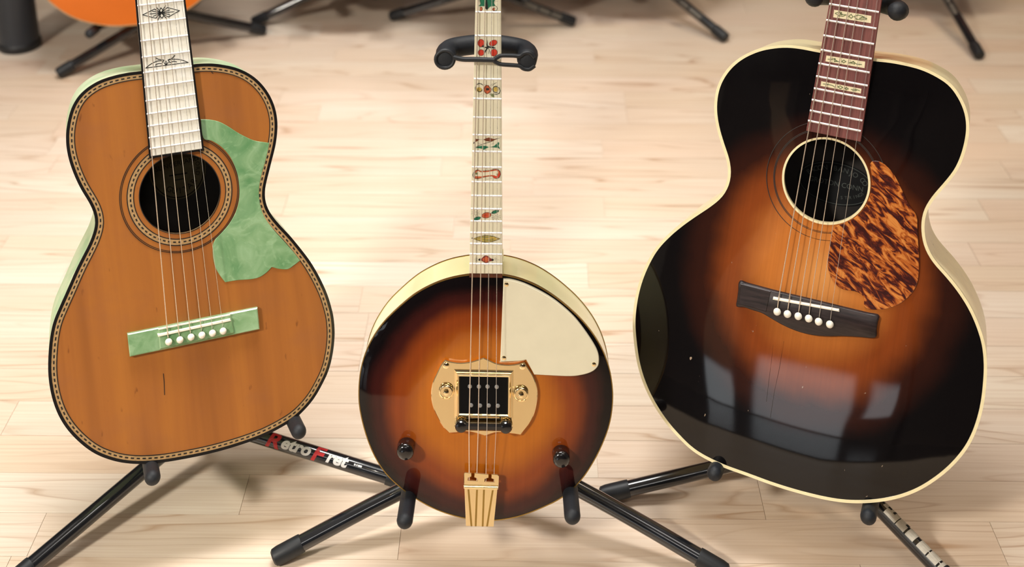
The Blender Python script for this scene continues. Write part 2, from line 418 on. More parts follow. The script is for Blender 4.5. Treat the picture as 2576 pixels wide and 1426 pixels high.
# ------------------------------------------------------------------ the room
ROT = math.radians(-0.7)
floor = struct(obj('floor', box(-3.4, 3.4, -3.2, 4.8, -.04, -.0015), 'floor_wood', smooth=False), 'pale wooden strip parquet floor')
W_ = .066; Y0 = 1.669-14*W_
def plank(x0, x1, k):
    L = x1-x0; y0 = Y0+k*W_
    key = round(L, 3)
    o = obj('plank', box(-L/2+.0003, L/2-.0003, -W_/2+.0003, W_/2-.0003, -.0015, 0), 'floor_wood', floor, smooth=False)
    c = Matrix.Rotation(ROT, 3, 'Z') @ Vector(((x0+x1)/2, y0+W_/2-1.7, 0)); o.location = (c.x, c.y+1.7, 0); o.rotation_euler.z = ROT
for_joint = {}
def joint(px, py):
    p = on_floor(px, py); q = Matrix.Rotation(-ROT, 3, 'Z') @ Vector((p.x, p.y-1.7, 0)); k = math.floor((q.y+1.7-Y0)/W_); for_joint.setdefault(k, []).append(q.x)
for px, py in ((721, 504), (1142, 566), (907, 755), (1520, 522), (602, 1290), (1001, 1400), (2488, 549), (1165, 310), (1350, 215)): joint(px, py)
for k in range(4, 38):
    far = max(0, k-16)*.03
    J = for_joint.get(k, []); x = -1.25-far-random.random()*.6; xs = [x]; lim = 1.2+far
    stops = sorted(J)
    while xs[-1] < lim:
        nx = xs[-1]+.45+random.random()*.65
        near = [j for j in stops if xs[-1]+.2 < j]
        if near and nx > near[0]-.35: nx = near[0]; stops.remove(near[0])
        xs.append(nx)
    for a, b in zip(xs, xs[1:]): plank(a, b, k)
struct(obj('ceiling', box(-3.4, 3.4, -3.2, 4.8, CEIL_Z, CEIL_Z+.1), 'ceiling_paint', smooth=False))
struct(obj('wall_front', box(-3.4, 3.4, 4.7, 4.8, 0, CEIL_Z), 'wall_paint', smooth=False))
struct(obj('wall_back', box(-3.4, 3.4, -3.2, -3.1, 0, CEIL_Z), 'wall_dark', smooth=False))
struct(obj('wall_left', box(-3.4, -3.3, -3.1, 4.7, 0, CEIL_Z), 'wall_paint', smooth=False))
struct(obj('wall_right', box(3.3, 3.4, -3.1, 4.7, 0, CEIL_Z), 'wall_paint', smooth=False))
# unseen window added behind the camera, glow and blinds shaped for the guitar's reflections
BAYS = [(-2.40, -2.10, .02, .36, 'added_blind_beige'), (-2.00, -1.50, .02, .46, 'added_blind_dark'), (-1.44, -1.22, .24, .45, 'added_blind_dark')]
wn = struct(obj('reflected_window_1', join(box(-2.5, -1.12, -3.1, -3.04, 2.2, 2.26), *[box(a, b, -3.1, -3.04, 0, 2.2) for a, b in ((-2.5, -2.40), (-2.10, -2.0), (-1.5, -1.44), (-1.22, -1.12))], *[box(a, b, -3.1, -3.04, 0, z0) for a, b, z0, z1, m in BAYS]), 'wall_dark', smooth=False))
for x0, x1, za, zb, m in BAYS:
    obj('reflected_pane', box(x0, x1, -3.095, -3.085, za, 2.2), 'reflected_glow', wn, smooth=False)
    obj('added_blind', box(x0, x1, -3.075, -3.065, zb, 2.2), m, wn, smooth=False)
refl_mat = tag(obj('reflection_mat', prism([(-3.2, -3.0), (-.3, -3.0), (-.3, -.2), (-3.2, -.2)], 0, .006, .002), 'reflection_mat_dark', smooth=False), 'added dark glossy mat behind the camera, for dark reflections in the black guitar', 'mat')  # unseen mat added to darken the reflections low on the black guitar
for p, s, e, c, spr, lab in LAMPS:
    t = bpy.data.objects.new('ceiling_light', None); COL.objects.link(t); t.location = (p[0], p[1], CEIL_Z)
    tag(t, lab, 'ceiling light', 'ceiling lights of the room')
    obj('housing', ring([(-s[0]/2-.03, -s[1]/2-.03), (s[0]/2+.03, -s[1]/2-.03), (s[0]/2+.03, s[1]/2+.03), (-s[0]/2-.03, s[1]/2+.03)], [(-s[0]/2, -s[1]/2), (s[0]/2, -s[1]/2), (s[0]/2, s[1]/2), (-s[0]/2, s[1]/2)], 0, -.04), 'ivory_plastic', t, smooth=False)
    obj('diffuser', box(-s[0]/2, s[0]/2, -s[1]/2, s[1]/2, -.02, 0), 'lamp_diffuser', t, smooth=False)
    l = bpy.data.lights.new('lamp', 'AREA'); l.shape = 'RECTANGLE'; l.size, l.size_y = s; l.energy = e; l.color = c; l.spread = math.radians(spr)
    lo = bpy.data.objects.new('lamp', l); COL.objects.link(lo); lo.location = (0, 0, -.045); lo.parent = t

# ------------------------------------------------------------------ instrument frame
class Inst:
    """local frame of an instrument: x across the face, y up the neck, z out of the face"""
    def __init__(s, name, p0, D, yaw, lean, a, b, org, label, cat):
        y, l = math.radians(yaw), math.radians(lean)
        s.n = np.array([math.sin(y)*math.cos(l), -math.cos(y)*math.cos(l), math.sin(l)])
        s.P0 = C_+ray(*p0)*D
        A, B, s.o = s.world(*a), s.world(*b), s.world(*org)
        s.v = (A-B)/np.linalg.norm(A-B); s.u = np.cross(s.v, s.n)
        s.root = bpy.data.objects.new(name, None); COL.objects.link(s.root); s.root.empty_display_size = .05
        M = Matrix.Identity(4)
        for i in range(3): M[i][0], M[i][1], M[i][2], M[i][3] = s.u[i], s.v[i], s.n[i], s.o[i]
        s.root.matrix_world = M; s.M = M; tag(s.root, label, cat)
    def world(s, x, y, h=0.0):
        r = ray(x, y); return C_+r*(((s.P0+s.n*h-C_)@s.n)/(r@s.n))
    def uv(s, x, y, h=0.0):
        q = s.world(x, y, h)-s.o; return (float(q@s.u), float(q@s.v))
    def loop(s, pts, h=0.0): return [s.uv(x, y, h) for x, y in pts]
    def W(s, u, v, n): return s.M @ Vector((u, v, n))
def lin(p, q, y): t = (y-p[1])/(q[1]-p[1]); return p[0]+(q[0]-p[0])*t

def fret_bar(a, b, v, w, h, n=7):
    V = [(x, v+w*math.cos(math.pi*k/n), h-.0003+.0017*math.sin(math.pi*k/n)) for x in (a, b) for k in range(n+1)]; m = n+1
    return V, [(k, k+1, m+k+1, m+k) for k in range(n)]+[tuple(range(m)), tuple(range(m, 2*m))]
def neck_and_frets(I, L2, R2, frets, n0, end, h, thick, fb_mat, neck_mat, body_top, bind=None, fret_w=.0022, fret_mat='nickel', head=.15, neck_deep=.019):
    """fretboard with frets, neck behind it, nut and head; L2/R2: two points on either edge"""
    ctr = [((a[0]+b[0])/2, (a[1]+b[1])/2) for a, b in frets]; loc = [I.uv(*c, h) for c in ctr]
    k = np.arange(len(loc)); A = np.c_[np.ones(len(loc)), 2.0**(-k/12)]; s_, *_ = np.linalg.lstsq(A, np.array([p[1] for p in loc]), rcond=None)
    vf = lambda i: float(s_[0]+s_[1]*2**(-i/12))
    l1, l2 = I.uv(*L2[0], h), I.uv(*L2[1], h); r1, r2 = I.uv(*R2[0], h), I.uv(*R2[1], h)
    XL = lambda v: lin(l1, l2, v); XR = lambda v: lin(r1, r2, v)
    # fret tilt in the local frame (0 when the frets are square to the neck)
    e1, e2 = I.uv(*end[0], h), I.uv(*end[1], h); vn = vf(-n0)
    fb = obj('fretboard', prism([e1, e2, (XR(vn), vn), (XL(vn), vn)], h-thick, h, .0006), fb_mat, I.root, angle=30)
    if bind:
        for X, a, sg in ((XL, e1, -1), (XR, e2, 1)):
            obj('edge_binding', prism([(a[0], a[1]-.002), (a[0]+sg*.0019, a[1]-.002), (X(vn)+sg*.0019, vn), (X(vn), vn)], h-thick, h+.0001), bind, fb, smooth=False)
        obj('end_binding', prism([(e1[0]-.0019, e1[1]-.0022), (e2[0]+.0019, e2[1]-.0022), (e2[0], e2[1]), (e1[0], e1[1])], h-thick, h), bind, fb, smooth=False)
    for i in range(1-n0, len(loc)):
        v = vf(i); a, b = XL(v)+.0004, XR(v)-.0004
        obj('fret', fret_bar(a, b, v, fret_w/2, h), fret_mat, fb, angle=80)
    # neck shaft
    V, Fc = [], []; m = 14; vs_ = np.linspace(body_top, vn+.01, 10)
    for v in vs_:
        a, b = XL(v)+.0002, XR(v)-.0002; c, hw = (a+b)/2, (b-a)/2
        for j in range(m+1):
            t = math.pi*j/m; V.append((c+hw*math.cos(t), v, h-thick-neck_deep*math.sin(t)))
    for i in range(len(vs_)-1):
        for j in range(m): Fc.append((i*(m+1)+j, i*(m+1)+j+1, (i+1)*(m+1)+j+1, (i+1)*(m+1)+j))
        Fc.append((i*(m+1)+m, i*(m+1), (i+1)*(m+1), (i+1)*(m+1)+m))
    Fc.append(tuple(range(m+1))); Fc.append(tuple((len(vs_)-1)*(m+1)+j for j in range(m+1)))
    obj('neck', (V, Fc), neck_mat, I.root)
    c, hw = (XL(vn)+XR(vn))/2, (XR(vn)-XL(vn))/2
    obj('nut', prism([(c-hw, vn), (c+hw, vn), (c+hw, vn+.005), (c-hw, vn+.005)], h-thick, h+.002, .0008), 'bone_white', I.root, smooth=False)
    obj('headstock', prism([(c-hw, vn+.005), (c+hw, vn+.005), (c+hw*1.5, vn+.05), (c+hw*1.4, vn+head), (c, vn+head+.015), (c-hw*1.4, vn+head), (c-hw*1.5, vn+.05)], h-.018, h-.003, .001), neck_mat, I.root, smooth=False)
    return vf, XL, XR, fb, vn
def string(I, pts, r, mat): obj('string', tube(pts, r, 8), mat, I.root)

# ================================================================== LEFT: parlor guitar with green pearloid
LG_PX = [(485.6,162),(526,159.5),(561,163),(596,171),(631,187.6),(659,212),(680,242),(692.5,273.5),(697.8,305),(697,336.6),(692.5,368),(683.7,403),(675,438),(668,467),(665.8,488.8),(669.6,514),(682,539),(702.7,564.6),(731,594.6),(759.5,629.3),(781.6,659),(803.7,697),(822.6,738),(834,775),(839.4,800.5),(841.8,841),(837.7,884.7),(827.6,928.4),(810.8,965.4),(787,1005.8),(750,1046),(710,1073),(656,1100),(588.6,1123.7),(521,1142),(454,1155.6),(403.5,1163.4),(353,1166.7),(312.6,1164),(279,1156.7),(238.5,1140.5),(201.5,1113.6),(167.8,1078),(144,1037.8),(129,992.4),(121.7,945),(121.4,901.5),(125.7,851),(134,810.6),(147.5,777),(167.8,731.8),(191.5,678),(210.4,640.3),(226.2,608.8),(237.3,577.2),(239.8,555),(234,529.9),(221.5,504.6),(205.7,479.4),(190,447.8),(175.7,410),(167.8,375),(166,350.6),(166.5,329.6),(172,298),(182,266.5),(200,238.4),(224.4,217.4),(252.5,201.6),(291,189.3),(326,182.3),(356,178.8)]
def body(I, px, depth, hole, arch, top_mat, side_mat, back_mat, step=.0075, n=320, back_arch=.0, top_name='soundboard'):
    lp = closed(I.loop(px), n); c = np.mean(lp, axis=0); B = np.array(lp)
    def zf(P):
        d = np.sqrt(((P[:, None]-B[None])**2).sum(-1)).min(1); t = np.clip(d/.10, 0, 1); return arch*(1-(1-t)**2)
    top = obj(top_name, sheet(lp, hole, zf, step), top_mat, I.root, angle=60)
    obj('side', wall_strip(lp, -depth, -.0002), side_mat, I.root)
    obj('back', ([(x, y, -depth) for x, y in lp], [tuple(range(len(lp)))[::-1]]), back_mat, I.root, smooth=False)
    if hole: obj('hole_edge', wall_strip(hole, -.004, 0), 'purfling_tan', top)
    return lp, top
I = Inst('acoustic_guitar', (487, 835), 1.52, 20, 20, (404, 0), (487, 835), (505, 1150),
         'orange-brown parlor guitar with green pearloid pickguard and bridge, ivory fretboard', 'guitar')
LGI = I
hc = I.uv(453, 487); hr = .5*(math.dist(I.uv(351, 492), hc)+math.dist(I.uv(555, 482), hc)); LHOLE = circ(hc, hr, 72)
lp, top = body(I, LG_PX, .095, LHOLE, 0.0, 'aged_spruce', 'pale_side_pearloid', 'shaded_back')
bd = obj('binding', ring(lp, offset(lp, .0034), -.003, .0006), 'black_lacquer', I.root)
o1, o2 = offset(lp, .0034), offset(lp, .0085)
pf = obj('purfling', ring(o1, o2, 0, .0004), 'purfling_tan', I.root)
ds = obj('purfling_dashes', dashes(offset(lp, .0060), .0037, .0028, .0016, .00055), 'black_line', pf); ds['kind'] = 'stuff'
obj('purfling_line', ring(o2, offset(lp, .0095), 0, .0005), 'black_line', pf)
mm = hr/102.0
ro = obj('rosette', ring(circ(hc, 131*mm, 96), circ(hc, 116*mm, 96), 0, .0004), 'purfling_tan', I.root)
dd = obj('rosette_dashes', dashes(circ(hc, 123.5*mm, 160), .0032, .0027, .0016, .00055), 'black_line', ro); dd['kind'] = 'stuff'
for a, b in ((133, 130.4), (117, 114.8), (151, 149.4), (147.4, 146), (103, 101)):
    obj('rosette_line', ring(circ(hc, a*mm, 96), circ(hc, b*mm, 96), 0, .0005), 'black_line', ro)
PG = [(504.7,300),(529,301),(551,306),(572.6,317),(594,331),(615.8,343),(640.5,353.5),(677.5,359.3),(675,372.6),(668,403.5),(657.5,440.5),(651.3,477.5),(654.4,514.6),(665,545.4),(686.8,576.3),(714.6,607),(739,635),(754.7,655),(739,667.3),(723.8,676.6),(702,676),(683.7,671.4),(671.4,684.3),(652.8,696.7),(631,702),(597.3,704.4),(566.4,709.6),(554,693.6),(541.7,672),(535.6,644.2),(535.6,616.4),(541.7,601),(560,582.5),(578.8,559.3),(594.2,530),(602,496),(601,459),(594.2,428),(578.8,394.2),(557,369.5),(532.5,354),(510.9,346.4)]
obj('pickguard', prism(I.loop(soft(PG, [0, 7, 17, 21, 26, 31])), 0, .0009, .0004), 'green_pearloid', I.root, smooth=False)
# bridge
bl = I.loop([(320, 840.4), (648, 774), (653.3, 828.6), (326.6, 897.9)], .006)
br = obj('bridge', prism(bl, 0, .006, .0012), 'green_pearloid', I.root, smooth=False)
ct = I.loop([(398, 829), (582, 791.5), (592, 839), (400, 881)], .0085)
obj('bridge_block', prism(I.loop([(398, 826), (580, 789), (590, 838), (402, 879)], .008), .004, .0082, .0012), 'green_pearloid', br, smooth=False)
sd = I.loop([(396, 841), (579, 801.5), (581.5, 807.5), (398, 847.5)], .0105)
obj('saddle', prism(sd, .006, .0108, .0006), 'bone_white', br, smooth=False)
obj('ridge', prism(I.loop([(398, 827), (579, 790.5), (579.5, 793), (398.5, 830)], .009), .006, .0092), 'bone_white', br, smooth=False)
LPINS = [(424.6,861),(453,855.9),(481,849),(508.3,844),(535,839),(561.8,833.8)]
for x, y in LPINS:
    obj('bridge_pin', lathe(I.uv(x, y, .012), [(.0026, 0), (.0026, .0030), (.0040, .0036)]+[(.0040*math.cos(a), .0040+.0038*math.sin(a)) for a in (.35, .75, 1.1, 1.5)], 20, .0062), 'bone_white', br)
LF = list(zip([(343.6,14.4),(347,60.3),(352.4,102.7),(355,143),(358.3,181.6),(363,220),(365.4,253),(368,286.5),(371,318),(373.4,347),(376,373.4)],
              [(462,2.8),(468,47.3),(472.7,89.4),(478,130.4),(483.2,167.6),(488,202.7),(492,237.7),(495.4,270),(499.6,299.8),(503.2,329),(506.7,356)]))
vf, XL, XR, fb, vn = neck_and_frets(I, ((344.5, 14.4), (377, 390)), ((462.5, 2.8), (508.5, 372)), LF, 8, ((379.5, 393.5), (509, 374.5)), .0062, .006, 'ivory_pearloid', 'mahogany', max(p[1] for p in lp)-.03, 'black_lacquer')
# line-engraved fretboard ornaments
def strokes(I, name, lines, h, r, parent, mat='art_black'):
    parts = []
    for ln in lines:
        q = [I.uv(x, y, h) for x, y in ln]
        for a, b in zip(q, q[1:]):
            d = Vector((b[0]-a[0], b[1]-a[1])); m = Vector((-d.y, d.x)).normalized()*r if d.length else Vector((0, 0)); d = d.normalized()*r*.6 if d.length else d
            parts.append(([(a[0]-d.x-m.x, a[1]-d.y-m.y, h), (b[0]+d.x-m.x, b[1]+d.y-m.y, h), (b[0]+d.x+m.x, b[1]+d.y+m.y, h), (a[0]-d.x+m.x, a[1]-d.y+m.y, h)], [(0, 1, 2, 3)]))
    return obj(name, join(*parts), mat, parent, smooth=False)
def crop(ox, oy, s): return lambda L: [[(ox+x/s, oy+y/s) for x, y in l] for l in L]
c5 = crop(340, 0, 7.925)
strokes(I, 'engraving', c5([[(150,297),(385,180),(460,225),(520,255)],[(150,297),(410,365),(470,300),(520,255)],[(885,213),(640,150),(575,205),(520,255)],[(885,213),(660,340),(570,290),(520,255)],
    [(485,215),(512,155),(560,205),(520,255),(485,215)],[(520,255),(490,315),(535,365),(570,310),(520,255)],[(290,280),(520,258),(770,235)],[(340,222),(520,255),(690,295)],[(360,325),(520,255),(690,198)],
    [(425,148),(520,255),(625,372)],[(605,110),(520,255),(450,405)],[(400,195),(520,250)],[(420,345),(520,260)]]), .0066, .00044, fb)
strokes(I, 'engraving', c5([[(210,1358),(290,1290),(370,1245),(450,1215),(530,1208)],[(210,1358),(620,1300),(1058,1245)],[(1058,1245),(960,1205),(850,1182),(750,1180),(655,1195)],
    [(418,1158),(470,1185),(572,1198),(545,1245)],[(790,1105),(745,1155),(655,1195),(690,1245),(715,1248)],[(400,1300),(430,1278),(480,1265),(535,1272)],[(720,1235),(770,1222),(828,1235)],
    [(575,1250),(618,1298),(660,1240)],[(615,1215),(618,1298)]]), .0066, .00044, fb)
# strings
SB = [(421.7,839.7),(449.3,833.8),(477.8,828),(505.8,822),(533,816.8),(558.9,810)]; ST = [348,369.5,391,413.5,435.5,456]
for i in range(6):
    a = I.uv(*SB[i], .0112); b = I.uv(ST[i], 0, .0085); p = I.uv(*LPINS[i], .008); t = (vn-a[1])/(b[1]-a[1])
    r = (.00062, .00054, .00048, .0004, .00028, .00022)[i]
    string(I, [(p[0], p[1]+.003, .0072), (a[0], a[1], .0113), (a[0]+(b[0]-a[0])*t, vn, .0082)], r, 'string_bronze' if i < 4 else 'string_steel')
for ln in ([(411, 940), (413, 962), (414, 993)], [(532, 166), (527, 176), (536, 185)], [(590, 190), (598, 186), (608, 189)]): strokes(I, 'crack', [ln], .0003, .0004, top, 'black_line')
# paper label on the inside of the back
lc = I.uv(447, 425, -.092)
lb = obj('paper_label', prism(circ(lc, .034, 48, ry=.037), -.0945, -.0925), 'paper_label', I.root, smooth=False)
obj('label_border', ring(circ(lc, .0325, 48, ry=.0355), circ(lc, .0312, 48, ry=.0342), -.0925, -.0922), 'label_ink', lb, smooth=False)
obj('label_text', join(flat_text('SLINGERLAND', .0082, (lc[0], lc[1]+.004), -.0922, .12), box(lc[0]-.011, lc[0]+.011, lc[1]-.0075, lc[1]-.006, -.0925, -.0922), box(lc[0]-.006, lc[0]+.006, lc[1]-.0135, lc[1]-.0125, -.0925, -.0922),
    arc_text('GUITAR', .010, lc, .027, .030, 238, 318, -.0922, True), arc_text('RECORD', .007, lc, .022, .026, 42, -18, -.0922)), 'label_ink', lb, smooth=False)

# ================================================================== RIGHT: black sunburst jumbo
RG_PX = [(2064.8,125.4),(2025.4,117.5),(1986,112.4),(1954.4,113.6),(1915,120.3),(1875.5,136),(1844,157.8),(1820.3,185.4),(1804.5,217),(1797.4,252.4),(1797.4,288),(1804.5,327.4),(1816.4,366.8),(1828.2,402.3),(1832,434),(1827.4,461.5),(1812.4,489),(1784.8,512.7),(1749.3,536.4),(1714.5,561),(1678.3,591.6),(1646.8,627),(1623,670.4),(1605.4,717.8),(1595.5,765),(1591.6,812.4),(1595.5,863.7),(1603.4,915),(1619.2,966.2),(1641,1012),(1670,1057),(1703,1096),(1747,1137),(1810.9,1171.2),(1879.3,1196.3),(1947.8,1221.4),(2016.3,1242),(2084.8,1258),(2139.6,1264.8),(2198.9,1263.4),(2258.2,1253.4),(2313,1232.8),(2363.3,1200.9),(2404.3,1164.3),(2438,1121),(2461,1070),(2476,1010),(2483,938.6),(2482,895),(2477,859.8),(2463.2,816.4),(2443.5,773),(2416,729.6),(2384.3,690),(2352.8,654.7),(2333,619),(2326,583.7),(2326,558),(2333,528.5),(2352.8,497),(2380.4,465.4),(2408,430),(2425.7,390.5),(2436.4,347),(2438.8,311.6),(2432.4,276),(2416,240.6),(2392.2,209),(2356.7,185.4),(2317.3,167.6),(2270,155.8),(2230.5,149),(2197,146)]
I = Inst('acoustic_guitar', (2032, 777), 1.5, -21, 20, (2147, 0), (2032, 777), (1985, 1230),
         'large black sunburst guitar with tortoiseshell pickguard and cream binding', 'guitar')
RGI = I
bc = I.uv(2065, 690)
burst('black_sunburst', bc[0], bc[1], .168, .190, [(0, srgb(222, 152, 84)), (.32, srgb(200, 120, 54)), (.60, srgb(136, 66, 26)), (.82, srgb(48, 21, 14)), (1.0, srgb(9, 7, 9))], worn=True)
e = [I.uv(1967.5, 446), I.uv(2193.6, 446), I.uv(2086, 347.4), I.uv(2078.7, 561.9)]
rc = (sum(p[0] for p in e[:2])/2, sum(p[1] for p in e[2:])/2); rrx = math.dist(e[0], e[1])/2; rry = math.dist(e[2], e[3])/2; rr = (rrx+rry)/2
RHOLE = circ(rc, rr-.0022, 72)
lp, top = body(I, RG_PX, .112, RHOLE, .0035, 'black_sunburst', 'cream_celluloid', 'shaded_back')
ZA = .0034
obj('binding', ring(lp, offset(lp, .0034), -.004, .0008), 'cream_celluloid', I.root)
sr = obj('soundhole_ring', ring(circ(rc, rr, 72), circ(rc, rr-.0024, 72), -.002, ZA+.0007), 'cream_celluloid', I.root)
for k in (1.17, 1.195, 1.36): obj('rosette_line', ring(circ(rc, rr*k+.0004, 96), circ(rc, rr*k-.0003, 96), ZA-.0012, ZA+.0001), 'black_line', sr)
PGR = [(2188,409.4),(2197,404),(2213.6,405.8),(2231.9,418.5),(2250,440.4),(2268.3,475),(2284.8,511.5),(2306.6,544.3),(2307.7,577),(2312,646.5),(2311.4,686.6),(2304.8,719.4),(2286.6,745),(2257.4,766.8),(2221,777.8),(2188,777.8),(2171.7,772.3),(2175.3,755.9),(2171.7,743),(2151.6,732),(2122.5,728.5),(2100.6,714),(2086,686.6),(2082.3,657.4),(2087.8,610),(2098.8,571.7),(2126,560.8),(2155.3,544.3),(2177.2,518.8),(2189.9,486),(2193.6,446)]
pgl = closed(I.loop(PGR, ZA), 110, 1)
obj('pickguard', prism(pgl, .001, ZA+.0011, .0005), 'tortoiseshell', I.root, smooth=False)
bo = closed(I.loop([(1860.2,707.6),(1880,713),(1910,721),(1958,733.6),(2040,753),(2120,772.5),(2180,787),(2210.3,794),(2208,812),(2205,830),(2201.8,848.5),(2160,846.5),(2119.5,844.6),(2080,845),(2041.9,841.5),(2005,832),(1972,818),(1945,803),(1917.6,787),(1894.3,779.4),(1871,771.6),(1853.2,770),(1855,750),(1857.5,730)], .008), 140, 0)
br = obj('bridge', prism(bo, 0, ZA+.0075, .0015), 'ebony', I.root, angle=50)
obj('bridge_wing', prism(I.loop([(1862, 712), (1940, 732), (1928, 786), (1900, 776), (1858, 766)], .011), .004, ZA+.0082, .001), 'ebony', br, smooth=False)
obj('saddle', prism(I.loop([(1945, 747.5), (2110.5, 778.5), (2111.5, 784.5), (1944, 754)], .0145), .004, ZA+.0115, .0008), 'bone_white', br, smooth=False)
RPINS = [(1954.6,784.8),(1980.5,790.6),(2007.7,796),(2034,801.9),(2059,809.7),(2087.2,816.6)]
for x, y in RPINS:
    obj('bridge_pin', lathe(I.uv(x, y, .016), [(.0026, 0), (.0026, .0030), (.0043, .0036)]+[(.0043*math.cos(a), .0040+.0040*math.sin(a)) for a in (.35, .75, 1.1, 1.5)], 20, ZA+.0075), 'bone_white', br)
RF = list(zip([(2085.8,10.6),(2078.7,51.7),(2070.7,89.6),(2066,124),(2058.5,159),(2053,191.3),(2048,222),(2042.4,250.3),(2037.9,278),(2032.8,304.9)],
              [(2207.4,29.8),(2201.9,70.7),(2195.6,109.8),(2190.5,147.6),(2186,181.7),(2179.7,215.3),(2175.9,246),(2172,275),(2167.8,303.3),(2164,329.3)]))
vf, XL, XR, fb, vn = neck_and_frets(I, ((2085, 10.6), (2031.5, 305)), ((2212, 30), (2166.5, 329)), RF, 11, ((2028, 329), (2165, 357)), ZA+.0065, .0075, 'rosewood', 'mahogany', max(p[1] for p in lp)-.03, None, fret_w=.0026)
H_ = ZA+.0068
c6 = crop(2050, 0, 5.706)
for q, art in (([(275,140),(812,228),(802,333),(262,248)], [[(290,190),(350,170),(385,205),(440,212)],[(290,190),(340,225),(400,235),(450,212)],[(360,205),(380,175),(390,215),(360,205)],[(485,235),(520,205),(545,240),(520,262),(485,235)],[(560,235),(620,215),(690,235),(745,270)],[(560,235),(600,275),(670,285),(745,270)],[(640,265),(690,238),(710,258),(640,265)]]),
               ([(165,795),(722,885),(712,978),(150,880)], [[(185,848),(230,850),(290,840),(300,880),(350,885)],[(275,845),(325,880),(280,885),(275,845)],[(385,880),(415,862),(445,885),(412,902),(385,880)],[(480,905),(550,885),(600,920),(670,925)],[(515,905),(555,882),(570,920),(515,905)]]),
               ([(92,1165),(668,1275),(658,1342),(80,1232)], [[(120,1205),(180,1210),(250,1225),(285,1250)],[(330,1245),(365,1232),(400,1255),(365,1275),(330,1245)],[(430,1265),(455,1258),(480,1275),(450,1288),(430,1265)],[(520,1285),(580,1280),(640,1300)],[(540,1300),(600,1298)]])):
    il = obj('inlay', prism(I.loop(c6([q])[0], H_), H_-.001, H_+.0001), 'art_inlay', fb, smooth=False)
    strokes(I, 'inlay_art', c6(art), H_+.0003, .00045, il, 'art_olive')
SB = [(1958.8,750.7),(1985,755),(2012.4,760.7),(2038,765.4),(2064.4,770.8),(2092.3,777)]; ST = [2093,2114.8,2137.6,2159,2182.3,2206.9]
for i in range(6):
    a = I.uv(*SB[i], ZA+.0118); b = I.uv(ST[i], 0, ZA+.0092); p = I.uv(*RPINS[i], ZA+.009); t = (vn-a[1])/(b[1]-a[1])
    r = (.00066, .0006, .00054, .00046, .0003, .00024)[i]
    string(I, [(p[0], p[1]+.003, ZA+.0085), (a[0], a[1], ZA+.0120), (a[0]+(b[0]-a[0])*t, vn, ZA+.0085)], r, 'string_bronze' if i < 4 else 'string_steel')
for ln in ([(1972, 858), (1960, 930), (1948, 985), (1938, 1050)], [(1945, 868), (1941, 905), (1934, 960), (1928, 1010)]): strokes(I, 'crack', [ln], ZA+.0001, .00022, top, 'black_line')
lc = I.uv(2102, 462, -.108)
lb = obj('paper_label', prism(circ(lc, .046, 56, ry=.026), -.1115, -.1095), 'dark_paper', I.root, smooth=False)
obj('label_border', ring(circ(lc, .0445, 56, ry=.0248), circ(lc, .0438, 56, ry=.0241), -.1095, -.1092), 'label_silver', lb, smooth=False)
obj('label_text', join(arc_text('BACON BANJO CO', .0085, lc, .034, .0155, 158, 22, -.1092), flat_text('GROTON CONN', .0085, (lc[0], lc[1]-.003), -.1092), arc_text('STRINGS', .0055, lc, .0365, .0178, 285, 338, -.1092, True)), 'label_silver', lb, smooth=False)

# ================================================================== MIDDLE: round electric tenor
MG_PX = [(1180,691.5),(1131.6,700.4),(1091.4,714.5),(1051,735.5),(1022,757),(990.7,785),(962.5,814),(938.3,849.4),(921.5,883),(910,920),(904.5,955),(903,990),(905,1025),(917.8,1082),(939.5,1140),(970.6,1190),(1017,1233),(1063.7,1264),(1110,1286),(1169,1303),(1225,1308),(1260,1306.5),(1312,1296),(1374,1271.6),(1417.8,1248),(1454.8,1214.6),(1482,1178),(1509.6,1128),(1531,1073),(1539.5,1027),(1541,985),(1535.5,940),(1525,903.8),(1510.9,871.6),(1490.8,839.3),(1466.6,809),(1442.4,785),(1414.2,760.8),(1386,739.9),(1353.8,720.5),(1321.6,706.4),(1293.4,697.6),(1260,691.5),(1222,689)]
I = Inst('tenor_guitar', (1221, 997), 1.45, 0, 15, (1228, 0), (1212, 1190), (1222, 1300),
         'round-bodied sunburst electric tenor guitar with gold hardware and cream pickguard', 'guitar')
MGI = I
bc = I.uv(1222, 1015)
burst('amber_sunburst', bc[0], bc[1], .136, .137, [(0, srgb(204, 122, 32)), (.45, srgb(190, 108, 26)), (.70, srgb(140, 64, 24)), (.87, srgb(60, 23, 20)), (1.0, srgb(13, 8, 11))], grain=260, ior=1.42)
lp = closed(I.loop(MG_PX), 240, 4); B = np.array(lp)
def zf(P):
    d = np.sqrt(((P[:, None]-B[None])**2).sum(-1)).min(1); t = np.clip(d/.010, 0, 1); s = np.clip(d/.13, 0, 1)
    return .0005*np.sqrt(np.maximum(0, 1-(1-t)**2))+.0032*(1-(1-s)**2)
top = obj('face', sheet(lp, None, zf, .0065), 'amber_sunburst', I.root, angle=60)
MD = .066
obj('rim', wall_strip(lp, -MD, -.0002), 'rim_cream', I.root)
obj('back', ([(x, y, -MD) for x, y in lp], [tuple(range(len(lp)))[::-1]]), 'mahogany', I.root, smooth=False)
obj('front_binding', ring(offset(lp, -.0007), offset(lp, .0004), -.003, .0003), 'gold_dark', I.root)
obj('back_binding', ring(offset(lp, -.0007), offset(lp, .0004), -MD, -MD+.0025), 'gold_dark', I.root)
Z = .0038
PGM = [(1266.4,704),(1285,705.3),(1317,714.6),(1354.3,732),(1386.3,750.6),(1418,774.5),(1447.6,802.5),(1471.5,833),(1492.9,865),(1504.8,889),(1506.7,910.4),(1502.2,923.8),(1487.5,935.8),(1460.9,943.7),(1426.2,946.4),(1343.6,942.4),(1338.3,931.8),(1323.6,905),(1306,908),(1258.4,910.4)]
